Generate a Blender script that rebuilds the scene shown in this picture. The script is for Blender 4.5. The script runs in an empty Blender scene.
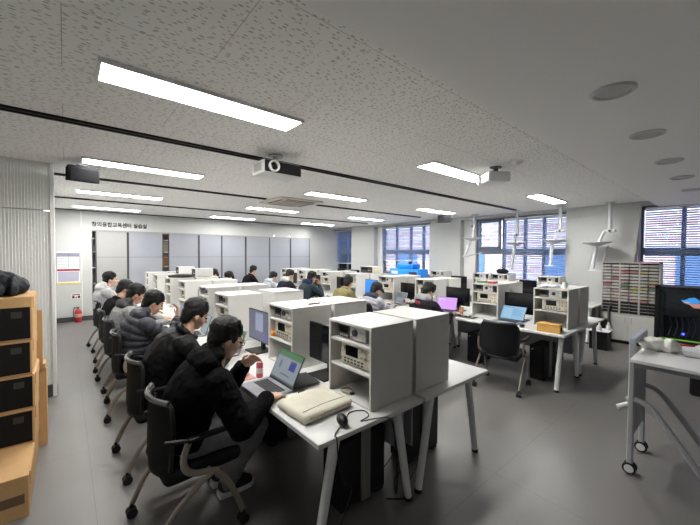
import bpy, bmesh, math, random
from mathutils import Vector, Matrix, noise
random.seed(7)
PI = math.pi
S = bpy.context.scene
COL = S.collection

# ------------------------------------------------------------------ materials
MATS = {}
def nodes(m):
    m.use_nodes = True
    return m.node_tree.nodes, m.node_tree.links, m.node_tree.nodes['Principled BSDF']
def mat(name, col, rough=.5, metal=0, emit=None, es=1.0, bump=0, bscale=200, vary=0, vscale=8, spec=None, sheen=0):
    if name in MATS: return MATS[name]
    m = bpy.data.materials.new(name); N, L, b = nodes(m)
    b.inputs['Base Color'].default_value = (*col, 1)
    b.inputs['Roughness'].default_value = rough
    b.inputs['Metallic'].default_value = metal
    if spec is not None: b.inputs['Specular IOR Level'].default_value = spec
    if sheen: b.inputs['Sheen Weight'].default_value = sheen
    if emit:
        b.inputs['Emission Color'].default_value = (*emit, 1)
        b.inputs['Emission Strength'].default_value = es
    tc = None
    if bump or vary:
        tc = N.new('ShaderNodeTexCoord')
    if vary:
        n = N.new('ShaderNodeTexNoise'); n.inputs['Scale'].default_value = vscale; n.inputs['Detail'].default_value = 5
        L.new(tc.outputs['Object'], n.inputs['Vector'])
        r = N.new('ShaderNodeMapRange'); r.inputs[1].default_value = .3; r.inputs[2].default_value = .7
        r.inputs[3].default_value = 1 - vary; r.inputs[4].default_value = 1 + vary
        L.new(n.outputs['Fac'], r.inputs[0])
        mx = N.new('ShaderNodeVectorMath'); mx.operation = 'SCALE'; mx.inputs[0].default_value = col
        L.new(r.outputs[0], mx.inputs['Scale']); L.new(mx.outputs[0], b.inputs['Base Color'])
    if bump:
        n2 = N.new('ShaderNodeTexNoise'); n2.inputs['Scale'].default_value = bscale; n2.inputs['Detail'].default_value = 4
        L.new(tc.outputs['Object'], n2.inputs['Vector'])
        bp = N.new('ShaderNodeBump'); bp.inputs['Strength'].default_value = bump; bp.inputs['Distance'].default_value = .01
        L.new(n2.outputs['Fac'], bp.inputs['Height']); L.new(bp.outputs[0], b.inputs['Normal'])
    MATS[name] = m
    return m
def emis(name, col, s=1.0):
    if name.startswith('screen'): s *= .5
    return mat(name, (.02, .02, .02), .35, emit=col, es=s)

WALL = mat('wall_paint', (.47, .48, .47), .6, bump=.05, bscale=90)
TRIMW = mat('trim_white', (.74, .74, .73), .45)
WHITE = mat('white_laminate', (.57, .56, .535), .38, vary=.02, vscale=3)
DESKW = mat('desk_laminate', (.58, .58, .57), .32, vary=.02, vscale=3)
INNER = mat('cubby_inner', (.66, .60, .53), .5)
LEGW = mat('leg_white', (.66, .67, .68), .35)
GREYP = mat('panel_grey', (.30, .31, .34), .45)
BLACK = mat('black_plastic', (.010, .010, .011), .45, spec=.3)
BLACKM = mat('black_matte', (.008, .008, .009), .8, spec=.2)
DARK = mat('dark_grey_plastic', (.035, .036, .04), .45)
RUBBER = mat('rubber', (.008, .008, .008), .8)
STEEL = mat('steel', (.5, .5, .5), .3, 1)
BEIGEM = mat('beige_metal', (.36, .32, .27), .35, .6)
CREAM = mat('instrument_cream', (.60, .56, .46), .45)
CREAMK = mat('instrument_knob', (.45, .42, .36), .4)
GREYI = mat('instrument_grey', (.40, .40, .39), .4)
SCRD = mat('screen_dark', (.006, .006, .008), .12)
SILVER = mat('laptop_silver', (.36, .37, .40), .35, .7)
KEYS = mat('keys', (.02, .02, .022), .5)
CARD = mat('cardboard', (.50, .30, .13), .8, bump=.1, bscale=60, vary=.08, vscale=6)
CARDD = mat('cardboard_black_print', (.010, .009, .008), .7, spec=.15)
ORANGEB = mat('tan_card', (.60, .34, .09), .7, vary=.06)
TRACK = mat('track_black', (.007, .006, .006), .5, spec=.2)
SKIN = mat('skin', (.56, .33, .23), .5, vary=.06, vscale=30)
SKIN2 = mat('skin_pale', (.62, .40, .30), .5, vary=.06, vscale=30)
HAIR = mat('black_hair', (.006, .0055, .0055), .55, bump=.35, bscale=160, spec=.25)
HAIRB = mat('brown_hair', (.016, .010, .008), .55, bump=.35, bscale=160, spec=.25)
EYE = mat('eye_dark', (.01, .008, .008), .2)
LIP = mat('lip', (.42, .18, .15), .5)
SHOE = mat('shoe_black', (.012, .012, .014), .7)
SOLE = mat('sole_white', (.7, .7, .68), .6)
RED = mat('red_paint', (.40, .015, .02), .35)
PAPER = mat('paper', (.75, .75, .74), .8)
FRAMEB = mat('window_frame', (.15, .18, .25), .4)
BLUEP = mat('blue_plastic', (.01, .24, .80), .4)

def floor_mat():
    m = bpy.data.materials.new('floor_tile'); N, L, b = nodes(m)
    tc = N.new('ShaderNodeTexCoord')
    n1 = N.new('ShaderNodeTexNoise'); n1.inputs['Scale'].default_value = 1.6; n1.inputs['Detail'].default_value = 8
    n2 = N.new('ShaderNodeTexNoise'); n2.inputs['Scale'].default_value = 160; n2.inputs['Detail'].default_value = 3
    L.new(tc.outputs['Object'], n1.inputs['Vector']); L.new(tc.outputs['Object'], n2.inputs['Vector'])
    mx = N.new('ShaderNodeMix'); mx.data_type = 'RGBA'
    mx.inputs['A'].default_value = (.118, .110, .106, 1); mx.inputs['B'].default_value = (.172, .163, .158, 1)
    add = N.new('ShaderNodeMath'); add.operation = 'ADD'
    sc = N.new('ShaderNodeMath'); sc.operation = 'MULTIPLY'; sc.inputs[1].default_value = .8
    L.new(n2.outputs['Fac'], sc.inputs[0])
    sc1 = N.new('ShaderNodeMath'); sc1.operation = 'MULTIPLY'; sc1.inputs[1].default_value = .9
    L.new(n1.outputs['Fac'], sc1.inputs[0])
    L.new(sc1.outputs[0], add.inputs[0]); L.new(sc.outputs[0], add.inputs[1])
    s2 = N.new('ShaderNodeMath'); s2.operation = 'SUBTRACT'; s2.inputs[1].default_value = .35
    L.new(add.outputs[0], s2.inputs[0]); L.new(s2.outputs[0], mx.inputs['Factor'])
    # joints
    mp = N.new('ShaderNodeMapping'); mp.inputs['Location'].default_value = (-.13, -.02, 0)
    L.new(tc.outputs['Object'], mp.inputs['Vector'])
    br = N.new('ShaderNodeTexBrick'); br.offset = 0; br.inputs['Scale'].default_value = 1
    br.inputs['Mortar Size'].default_value = .0022; br.inputs['Mortar Smooth'].default_value = .2
    br.inputs['Brick Width'].default_value = 1.16; br.inputs['Row Height'].default_value = 1.16
    L.new(mp.outputs[0], br.inputs['Vector'])
    mj = N.new('ShaderNodeMix'); mj.data_type = 'RGBA'; mj.inputs['B'].default_value = (.09, .085, .08, 1)
    L.new(br.outputs['Fac'], mj.inputs['Factor']); L.new(mx.outputs['Result'], mj.inputs['A'])
    L.new(mj.outputs['Result'], b.inputs['Base Color'])
    rr = N.new('ShaderNodeMapRange'); rr.inputs[3].default_value = .30; rr.inputs[4].default_value = .48
    L.new(n1.outputs['Fac'], rr.inputs[0]); L.new(rr.outputs[0], b.inputs['Roughness'])
    bp = N.new('ShaderNodeBump'); bp.inputs['Strength'].default_value = .12; bp.inputs['Distance'].default_value = .004
    L.new(n2.outputs['Fac'], bp.inputs['Height']); L.new(bp.outputs[0], b.inputs['Normal'])
    return m
def ceil_mat():
    m = bpy.data.materials.new('ceiling_acoustic'); N, L, b = nodes(m)
    tc = N.new('ShaderNodeTexCoord')
    mp = N.new('ShaderNodeMapping'); mp.inputs['Scale'].default_value = (19, 42, 19)
    nz = N.new('ShaderNodeTexNoise'); nz.inputs['Scale'].default_value = 2
    L.new(tc.outputs['Object'], nz.inputs['Vector'])
    L.new(tc.outputs['Object'], mp.inputs['Vector'])
    va = N.new('ShaderNodeVectorMath'); va.operation = 'ADD'
    L.new(mp.outputs[0], va.inputs[0]); L.new(nz.outputs['Color'], va.inputs[1])
    vo = N.new('ShaderNodeTexVoronoi'); vo.voronoi_dimensions = '2D'; vo.inputs['Scale'].default_value = 1
    L.new(va.outputs[0], vo.inputs['Vector'])
    # threshold varies per cell, so some fissures are larger than others
    sep = N.new('ShaderNodeSeparateColor'); L.new(vo.outputs['Color'], sep.inputs[0])
    th = N.new('ShaderNodeMapRange'); th.inputs[3].default_value = .10; th.inputs[4].default_value = .25
    L.new(sep.outputs[0], th.inputs[0])
    lt = N.new('ShaderNodeMath'); lt.operation = 'LESS_THAN'
    L.new(vo.outputs['Distance'], lt.inputs[0]); L.new(th.outputs[0], lt.inputs[1])
    mx = N.new('ShaderNodeMix'); mx.data_type = 'RGBA'
    mx.inputs['A'].default_value = (.86, .85, .82, 1); mx.inputs['B'].default_value = (.50, .49, .47, 1)
    L.new(lt.outputs[0], mx.inputs['Factor'])
    br = N.new('ShaderNodeTexBrick'); br.offset = .5; br.inputs['Scale'].default_value = 1
    br.inputs['Mortar Size'].default_value = .0014; br.inputs['Mortar Smooth'].default_value = 0
    br.inputs['Brick Width'].default_value = 1.2; br.inputs['Row Height'].default_value = .6
    L.new(tc.outputs['Object'], br.inputs['Vector'])
    mj = N.new('ShaderNodeMix'); mj.data_type = 'RGBA'; mj.inputs['B'].default_value = (.36, .35, .33, 1)
    L.new(br.outputs['Fac'], mj.inputs['Factor']); L.new(mx.outputs['Result'], mj.inputs['A'])
    L.new(mj.outputs['Result'], b.inputs['Base Color'])
    b.inputs['Roughness'].default_value = .85
    return m
def glass_mat():
    m = bpy.data.materials.new('window_glass'); N, L, b = nodes(m)
    out = [n for n in N if n.type == 'OUTPUT_MATERIAL'][0]
    t = N.new('ShaderNodeBsdfTransparent'); t.inputs[0].default_value = (.86, .92, .97, 1)
    g = N.new('ShaderNodeBsdfGlossy'); g.inputs['Roughness'].default_value = .02
    fr = N.new('ShaderNodeFresnel'); fr.inputs[0].default_value = 1.45
    mx = N.new('ShaderNodeMixShader')
    L.new(fr.outputs[0], mx.inputs[0]); L.new(t.outputs[0], mx.inputs[1]); L.new(g.outputs[0], mx.inputs[2])
    L.new(mx.outputs[0], out.inputs[0])
    return m
def slat_mat():
    m = bpy.data.materials.new('blind_slat'); N, L, b = nodes(m)
    out = [n for n in N if n.type == 'OUTPUT_MATERIAL'][0]
    d = N.new('ShaderNodeBsdfDiffuse'); d.inputs[0].default_value = (.62, .70, .84, 1)
    t = N.new('ShaderNodeBsdfTranslucent'); t.inputs[0].default_value = (.62, .74, .96, 1)
    mx = N.new('ShaderNodeMixShader'); mx.inputs[0].default_value = .6
    L.new(d.outputs[0], mx.inputs[1]); L.new(t.outputs[0], mx.inputs[2]); L.new(mx.outputs[0], out.inputs[0])
    return m
def brick_mat():
    m = bpy.data.materials.new('facade_brick'); N, L, b = nodes(m)
    tc = N.new('ShaderNodeTexCoord'); mp = N.new('ShaderNodeMapping')
    mp.inputs['Rotation'].default_value = (0, 0, 0)
    sw = N.new('ShaderNodeSeparateXYZ'); cb = N.new('ShaderNodeCombineXYZ')
    L.new(tc.outputs['Object'], sw.inputs[0]); L.new(sw.outputs['Y'], cb.inputs['X']); L.new(sw.outputs['Z'], cb.inputs['Y'])
    br = N.new('ShaderNodeTexBrick'); br.inputs['Scale'].default_value = 1
    br.inputs['Brick Width'].default_value = .60; br.inputs['Row Height'].default_value = .22; br.inputs['Mortar Size'].default_value = .03
    br.inputs['Color1'].default_value = (.46, .24, .17, 1); br.inputs['Color2'].default_value = (.62, .38, .29, 1); br.inputs['Mortar'].default_value = (.66, .60, .54, 1)
    L.new(cb.outputs[0], br.inputs['Vector']); L.new(br.outputs['Color'], b.inputs['Base Color'])
    b.inputs['Roughness'].default_value = .9
    return m
FLOOR = floor_mat(); CEIL = ceil_mat(); GLASS = glass_mat(); SLAT = slat_mat(); BRICK = brick_mat()
SOFFIT = mat('soffit_paint', (.84, .83, .81), .7, bump=.03, bscale=40)
RIBW = mat('ribbed_panel', (.80, .805, .79), .5)
LIGHT = emis('light_diffuser', (1.0, .985, .95), 29)

# ------------------------------------------------------------------ mesh builder
class MB:
    def __init__(s): s.bm = bmesh.new()
    def _xf(s, verts, M):
        if M is not None: bmesh.ops.transform(s.bm, matrix=M, verts=verts)
    def box(s, a, b, bev=0, M=None, seg=1):
        x0, y0, z0 = a; x1, y1, z1 = b
        r = bmesh.ops.create_cube(s.bm, size=1)
        vs = r['verts']
        bmesh.ops.scale(s.bm, vec=(abs(x1-x0), abs(y1-y0), abs(z1-z0)), verts=vs)
        bmesh.ops.translate(s.bm, vec=((x0+x1)/2, (y0+y1)/2, (z0+z1)/2), verts=vs)
        if bev:
            es = list({e for v in vs for e in v.link_edges})
            rr = bmesh.ops.bevel(s.bm, geom=es, offset=bev, segments=seg, affect='EDGES', profile=.5)
            vs = list({v for f in rr['faces'] for v in f.verts} | {v for v in vs if v.is_valid})
        s._xf(vs, M); return s
    def quad(s, pts):
        s.bm.faces.new([s.bm.verts.new(p) for p in pts]); return s
    def prism(s, pts, h, axis='z', M=None):
        n = len(pts)
        def P(u, v, w): return {'z': (u, v, w), 'y': (u, w, v), 'x': (w, u, v)}[axis]
        lo = [s.bm.verts.new(P(u, v, h[0])) for u, v in pts]; hi = [s.bm.verts.new(P(u, v, h[1])) for u, v in pts]
        s.bm.faces.new(lo[::-1]); s.bm.faces.new(hi)
        for i in range(n): s.bm.faces.new([lo[i], lo[(i+1) % n], hi[(i+1) % n], hi[i]])
        s._xf(lo+hi, M); return s
    def cyl(s, p0, p1, r0, r1=None, n=16): return s.tube([p0, p1], [r0, r0 if r1 is None else r1], n)
    def tube(s, pts, r, n=10, flat=1.0, up=None, cap=True):
        pts = [Vector(p) for p in pts]; k = len(pts)
        rs = r if isinstance(r, (list, tuple)) else [r]*k
        T = []
        for i in range(k):
            a = pts[max(i-1, 0)]; b = pts[min(i+1, k-1)]; T.append((b-a).normalized())
        u = Vector(up) if up else (Vector((0, 0, 1)) if abs(T[0].z) < .9 else Vector((1, 0, 0)))
        rings = []
        for i in range(k):
            u = (u - T[i]*u.dot(T[i])).normalized(); v = T[i].cross(u)
            rings.append([s.bm.verts.new(pts[i] + (v*math.cos(2*PI*j/n) + u*flat*math.sin(2*PI*j/n))*rs[i]) for j in range(n)])
        for i in range(k-1):
            for j in range(n):
                s.bm.faces.new([rings[i][j], rings[i][(j+1) % n], rings[i+1][(j+1) % n], rings[i+1][j]])
        if cap:
            s.bm.faces.new(rings[0][::-1]); s.bm.faces.new(rings[-1])
        return s
    def ell(s, c, r, M=None, u=18, v=12):
        rr = bmesh.ops.create_uvsphere(s.bm, u_segments=u, v_segments=v, radius=1)
        vs = rr['verts']
        bmesh.ops.scale(s.bm, vec=r if isinstance(r, (tuple, list)) else (r, r, r), verts=vs)
        bmesh.ops.translate(s.bm, vec=c, verts=vs); s._xf(vs, M); return s
    def cap(s, p0, p1, r0, r1=None, n=12):
        r1 = r0 if r1 is None else r1
        p0 = Vector(p0); p1 = Vector(p1); d = (p1-p0)
        if d.length < 1e-6: d = Vector((0, 0, 1e-4))
        t = d.normalized(); pts = []; rs = []
        for a in (-80, -55, -30, 0):
            pts.append(p0 + t*r0*math.sin(math.radians(a))); rs.append(r0*math.cos(math.radians(a)))
        for a in (0, 30, 55, 80):
            pts.append(p1 + t*r1*math.sin(math.radians(a))); rs.append(r1*math.cos(math.radians(a)))
        if d.length < 1e-3: pts.pop(4); rs.pop(4)
        return s.tube(pts, rs, n)
    def loft(s, secs, n=24):
        """secs: (center, axis u, axis v, ru, rv) closed tube of ellipses"""
        rings = []
        for c, u, v, ru, rv in secs:
            c = Vector(c); u = Vector(u); v = Vector(v)
            rings.append([s.bm.verts.new(c + u*ru*math.cos(2*PI*j/n) + v*rv*math.sin(2*PI*j/n)) for j in range(n)])
        for i in range(len(rings)-1):
            for j in range(n):
                s.bm.faces.new([rings[i][j], rings[i][(j+1) % n], rings[i+1][(j+1) % n], rings[i+1][j]])
        s.bm.faces.new(rings[0][::-1]); s.bm.faces.new(rings[-1]); return s
    def lathe(s, prof, c=(0, 0, 0), n=24, M=None):
        vs = []; rings = []
        for r, z in prof:
            ring = [s.bm.verts.new((c[0]+r*math.cos(2*PI*j/n), c[1]+r*math.sin(2*PI*j/n), c[2]+z)) for j in range(n)]
            rings.append(ring); vs += ring
        for i in range(len(rings)-1):
            for j in range(n):
                s.bm.faces.new([rings[i][j], rings[i][(j+1) % n], rings[i+1][(j+1) % n], rings[i+1][j]])
        s.bm.faces.new(rings[0][::-1]); s.bm.faces.new(rings[-1])
        s._xf(vs, M); return s
    def mesh(s, name, normals=True):
        if normals: bmesh.ops.recalc_face_normals(s.bm, faces=s.bm.faces[:])
        me = bpy.data.meshes.new(name); s.bm.to_mesh(me); s.bm.free(); return me

def link(o): COL.objects.link(o); return o
def obj(name, mb, m, parent=None, smooth=35, M=None):
    me = mb.mesh(name) if isinstance(mb, MB) else mb
    o = link(bpy.data.objects.new(name, me))
    if M is not None: me.transform(M)
    if m: me.materials.append(m)
    if smooth:
        for p in me.polygons: p.use_smooth = True
        if smooth < 179: me.set_sharp_from_angle(angle=math.radians(smooth))
    if parent: o.parent = parent
    return o
def tag(o, label, cat, group=None, kind=None):
    if label: o['label'] = label
    if cat: o['category'] = cat
    if group: o['group'] = group
    if kind: o['kind'] = kind
    return o
def thing(name, label, cat, loc=(0, 0, 0), rz=0, group=None):
    o = link(bpy.data.objects.new(name, None)); o.empty_display_size = .1
    o.location = loc; o.rotation_euler = (0, 0, rz)
    return tag(o, label, cat, group)
def copy_tree(o, parent=None):
    c = o.copy(); COL.objects.link(c); c.parent = parent
    for ch in [x for x in o.children]:
        copy_tree(ch, c)
    return c
def dup(o, label, loc, rz=None, group=None):
    c = copy_tree(o); c.location = loc
    if rz is not None: c.rotation_euler = (0, 0, rz)
    c['label'] = label
    if group: c['group'] = group
    return c
def struct(name, mb, m, parent=None, smooth=0):
    o = obj(name, mb, m, parent, smooth)
    if not parent: o['kind'] = 'structure'
    return o
def sm1(name, mb, m, label, cat, group=None, smooth=35):
    return tag(obj(name, mb, m, None, smooth), label, cat, group)
ORD = ['first', 'second', 'third', 'fourth', 'fifth', 'sixth', 'seventh', 'eighth', 'ninth']
def bez(p, n=12):
    """Catmull-Rom through points"""
    p = [Vector(q) for q in p]; q = [p[0]*2-p[1]] + p + [p[-1]*2-p[-2]]; out = []
    for i in range(1, len(q)-2):
        for k in range(n):
            t = k/n
            out.append(.5*((2*q[i]) + (q[i+1]-q[i-1])*t + (2*q[i-1]-5*q[i]+4*q[i+1]-q[i+2])*t*t + (3*q[i]-q[i-1]-3*q[i+1]+q[i+2])*t**3))
    out.append(p[-1]); return out

# ------------------------------------------------------------------ camera
cam = bpy.data.cameras.new('camera'); co = link(bpy.data.objects.new('camera', cam)); S.camera = co
F = 335.42; cx, cy = 350., 262.5
vx = Vector((745-cx, 256-cy, F)).normalized(); vy = Vector((65-cx, 252-cy, F)).normalized()
vy = (vy - vx*vx.dot(vy)).normalized(); vz = vx.cross(vy)
Rw = Matrix((vx, vy, vz))
Mc = Matrix((( Rw[0][0], -Rw[0][1], -Rw[0][2]), (Rw[1][0], -Rw[1][1], -Rw[1][2]), (Rw[2][0], -Rw[2][1], -Rw[2][2])))
co.matrix_world = Matrix.Translation((0, 0, 1.65)) @ Mc.to_4x4()
cam.sensor_fit = 'HORIZONTAL'; cam.sensor_width = 36; cam.lens = F*36/700; cam.clip_start = .05; cam.clip_end = 200

# ------------------------------------------------------------------ setting
ZC, ZS, XW, YB = 2.65, 2.55, 8.25, 10.3
XL, YF = -1.3, -2.2
struct('floor', MB().box((XL-.1, YF-.1, -.1), (8.56, 10.9, 0)), FLOOR)
struct('ceiling', MB().box((XL-.1, 1.05, ZC), (8.56, 10.9, ZC+.15)), CEIL)
struct('trim_1', MB().box((XL-.1, YF-.1, ZS), (8.56, 1.05, ZC+.15)), SOFFIT)      # lower plain soffit
struct('wall_left', MB().box((XL-.15, YF-.1, 0), (XL, 5.1, ZC)), WALL)
struct('wall_front', MB().box((XL, YF-.15, 0), (8.56, YF, ZC)), WALL)
# pillar block at the left with a ribbed face
struct('wall_pillar', MB().box((XL-.15, 5.12, 0), (-.18, 10.85, ZC)), TRIMW)
rib = MB()
n = 46; x0, x1 = XL, -.122; w = (x1-x0)/n
for (za, zb) in ((.14, 2.105), (2.12, ZC)):
    pts = []
    for i in range(n):
        a = x0 + i*w
        pts += [(a, 5.105), (a+w*.62, 5.105), (a+w*.62, 5.09), (a+w*.98, 5.09)]
    prof = [(p[0], 5.090 if p[1] > 5.1 else 5.082) for p in pts] + [(x1, 5.12), (x0, 5.12)]
    rib.prism(prof, (za, zb))
struct('wall_ribbed', rib, RIBW)
struct('trim_2', MB().box((-.125, 5.07, 0), (-.085, 5.125, ZC), .004), TRIMW)
struct('baseboard_pillar', MB().box((XL, 5.075, 0), (-.08, 5.118, .13), .003).box((-.18, 5.13, 0), (-.165, 10.3, .10)), mat('baseboard_dark', (.05, .05, .052), .5))
# back wall with the cabinet opening
bw = MB()
bw.box((-.3, YB, 0), (.50, 10.85, ZC)); bw.box((6.85, 10.70, 0), (8.56, 10.85, ZC))
bw.box((.50, YB, 2.20), (6.85, 10.85, ZC)); bw.box((.50, 10.72, 0), (6.85, 10.85, 2.20))
struct('wall_back', bw, WALL)
struct('trim_3', MB().box((.295, YB-.012, 0.1), (.31, YB, ZC)), TRIMW)
struct('baseboard_back', MB().box((-.18, YB-.012, 0), (.50, YB, .11)).box((6.85, 10.688, 0), (8.2, 10.70, .11)), MATS['baseboard_dark'])
# window wall: front plane X=8.2, windows at X=8.45
WIN = [(9.58, 10.70), (6.03, 8.38), (2.50, 5.02), (-1.2, 1.30)]
ZT, ZB = 2.58, .98
ww = MB()
edges = [(YF-.1, -1.2), (1.30, 2.50), (5.02, 6.03), (8.38, 9.58), (10.72, 10.84)]
for a, b in edges: ww.box((8.2, a, 0), (8.56, b, ZC))
for a, b in WIN: ww.box((8.2, a, ZT), (8.56, b, ZC)); ww.box((8.2, a, 0), (8.56, b, ZB))
struct('wall_right', ww, WALL)
struct('baseboard_right', MB().box((8.188, 1.30, 0), (8.2, 10.3, .10)), MATS['baseboard_dark'])
struct('trim_5', MB().box((8.38, 8.15, ZB), (8.5, 8.375, ZT)), TRIMW)
struct('trim_4', MB().box((8.38, 4.68, ZB), (8.5, 5.015, ZT)), TRIMW)
MULL = [[10.1], [7.55, 6.95, 6.45], [3.95, 3.44, 3.02], [.72, .1]]
for i, (a, b) in enumerate(WIN):
    b2 = {1: 8.15, 2: 4.68}.get(i, b)
    fr = MB(); xa, xb = 8.44, 8.52
    for y in [a, b2] : fr.box((xa, y-.035, ZB), (xb, y+.035, ZT))
    for y in MULL[i]: fr.box((xa, y-.03, ZB), (xb, y+.03, ZT))
    fr.box((xa, a, ZB), (xb, b2, ZB+.06)); fr.box((xa, a, ZT-.06), (xb, b2, ZT)); fr.box((xa-.01, a, 1.66), (xb, b2, 1.80))
    w_ = struct('window_%d' % (i+1), fr, FRAMEB)
    obj('glass', MB().box((8.475, a, ZB), (8.481, b2, ZT)), GLASS, w_, 0)
# opened casement in the third window
cs = thing('window_casement', 'dark blue casement sash standing ajar in the window by the white column', 'window sash', (8.42, 4.60, 1.80))
c_ = MB(); c_.box((0, -.62, 0), (.04, -.56, .72)).box((0, -.05, 0), (.04, 0, .72)).box((0, -.62, 0), (.04, 0, .05)).box((0, -.62, .67), (.04, 0, .72))
obj('sash_frame', c_, FRAMEB, cs, 0); obj('pane', MB().box((.015, -.58, .04), (.021, -.03, .69)), GLASS, cs, 0)
cs.rotation_euler = (0, 0, math.radians(-8))

# blinds
def blind(a, b, zb, label, tilt=26):
    r = thing('venetian_blind', label, 'blind', (8.36, (a+b)/2, ZT-.03), 0, 'window blinds')
    h = (b-a)/2-.02
    obj('head_rail', MB().box((-.025, -h, -.035), (.025, h, 0), .004), TRIMW, r)
    sl = MB(); z = -.06; t = math.radians(tilt); dx = .022*math.cos(t); dz = .022*math.sin(t)
    while z > zb-ZT+.06:
        sl.box((-.022, -h, -.0009), (.022, h, .0009), M=Matrix.Translation((0, 0, z)) @ Matrix.Rotation(t, 4, 'Y')); z -= .042
    obj('slats', sl, SLAT, r, 0)
    obj('bottom_rail', MB().box((-.022, -h, z-.012), (.022, h, z+.008), .003), TRIMW, r)
    for f in (-.8, 0, .8): obj('cord', MB().cyl((0, h*f, -.03), (0, h*f, z), .0018, n=5), TRIMW, r, 0)
blind(9.59, 10.69, 1.25, 'pale slatted blind in the far narrow corner window')
blind(6.04, 8.14, 1.42, 'slatted blind half raised above the blue machine, second window from the back')
blind(2.52, 3.92, 1.0, 'pale slatted blind lowered behind the white extraction arms', 30)
blind(-1.18, 1.25, 1.0, 'slatted blind in the window behind the parts cabinet')

# world outside
f_ = struct('facade_outside', MB().box((19, -25, -6), (20, 40, 9)), BRICK)
fw = MB(); fg = MB()
for y in range(-20, 36, 5):
    for z in (-4, 0, 4):
        fw.box((18.9, y, z), (19.0, y+1.8, z+1.9)); 
obj('facade_window', fw, mat('facade_glass', (.10, .16, .26), .1), f_, 0)
struct('ground_outside', MB().box((8.9, -30, -6.2), (60, 45, -6)), mat('asphalt', (.16, .16, .17), .9))
W = bpy.data.worlds.new('sky'); S.world = W; W.use_nodes = True
bg = W.node_tree.nodes['Background']; bg.inputs[0].default_value = (.42, .62, 1.0, 1); bg.inputs[1].default_value = 2.3
sun = bpy.data.lights.new('sun', 'SUN'); so = link(bpy.data.objects.new('sun', sun)); sun.energy = 3.4; sun.angle = .02; sun.color = (1, .9, .78)
so.rotation_euler = Vector((1, .35, -.75)).to_track_quat('-Z', 'Y').to_euler()

# ------------------------------------------------------------------ ceiling fittings
FL = None
for ci, (xa, nm) in enumerate([(.16, 'left'), (3.03, 'middle'), (5.94, 'right')]):
    for ri, y in enumerate([2.29, 4.62, 6.98, 9.36]):
        lab = 'long white ceiling light panel, %s column, %s row from the camera' % (nm, ORD[ri])
        if FL is None:
            FL = thing('ceiling_light', lab, 'ceiling light', (xa+.60, y, ZC), 0, 'linear ceiling lights')
            fr = MB(); fr.box((-.62, -.13, -.022), (.62, -.112, 0)).box((-.62, .112, -.022), (.62, .13, 0)).box((-.62, -.112, -.022), (-.602, .112, 0)).box((.602, -.112, -.022), (.62, .112, 0))
            obj('frame', fr, TRIMW, FL, 0)
            obj('diffuser', MB().box((-.602, -.112, -.018), (.602, .112, -.004)), LIGHT, FL, 0)
        else:
            dup(FL, lab, (xa+.60, y, ZC))
TR = [(3.33, -.9, 7.62, 'long black ceiling track nearest the camera, above the white projector'), (5.70, -.16, 2.80, 'black ceiling track left of the ceiling air vent'), (5.70, 3.95, 7.3, 'black ceiling track right of the ceiling air vent'),
      (8.05, -.16, 7.55, 'long black ceiling track third from the camera'), (10.21, -.16, 7.6, 'black ceiling track running along the back wall')]
for y, a, b, lab in TR:
    t = thing('ceiling_track', lab, 'track', ((a+b)/2, y, ZC), 0, 'black ceiling tracks')
    h = (b-a)/2
    obj('channel', MB().box((-h, -.045, -.018), (h, -.022, 0)).box((-h, .022, -.018), (h, .045, 0)).box((-h, -.025, -.008), (h, .025, 0)), TRACK, t, 0)
    obj('end_cap', MB().box((h, -.045, -.02), (h+.01, .045, 0)), BLACK, t, 0)
av = thing('ceiling_air_vent', 'square beige ceiling air vent between two black tracks', 'air vent', (3.35, 5.72, ZC))
obj('panel', MB().box((-.45, -.45, -.03), (.45, .45, 0), .006), mat('vent_cream', (.62, .58, .52), .5), av)
obj('grille', MB().box((-.26, -.26, -.045), (.26, .26, -.028), .006), mat('vent_grille', (.42, .37, .32), .6), av)
for k in range(4):
    M = Matrix.Rotation(k*PI/2, 4, 'Z')
    obj('slot', MB().box((-.28, .32, -.034), (.28, .37, -.029), M=M), mat('slot_brown', (.12, .10, .08), .7), av, 0)
for k, x in enumerate([2.30, 3.30, 4.38, 5.40, 6.50]):
    lab = 'round unlit downlight in the plain lowered ceiling, %s from the camera' % ORD[k]
    if k == 0:
        DL = thing('downlight', lab, 'downlight', (x, .49, ZS), 0, 'round downlights')
        obj('ring', MB().lathe([(.105, 0), (.105, -.006), (.095, -.014), (.082, -.012), (.080, -.004), (.080, 0)]), mat('downlight_ring', (.52, .52, .51), .5), DL)
        obj('lens', MB().lathe([(.081, 0), (.081, -.006), (.04, -.008), (.001, -.008)]), mat('downlight_lens', (.42, .42, .41), .5), DL)
    else: dup(DL, lab, (x, .49, ZS))
sd = thing('smoke_detector', 'small round white smoke detector on ceiling beside the second projector', 'smoke detector', (3.69, 1.60, ZC))
obj('base', MB().lathe([(.06, 0), (.06, -.015), (.05, -.03), (.03, -.045), (.001, -.047)]), TRIMW, sd)
obj('led', MB().ell((.04, 0, -.033), .006), BLACK, sd)

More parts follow.
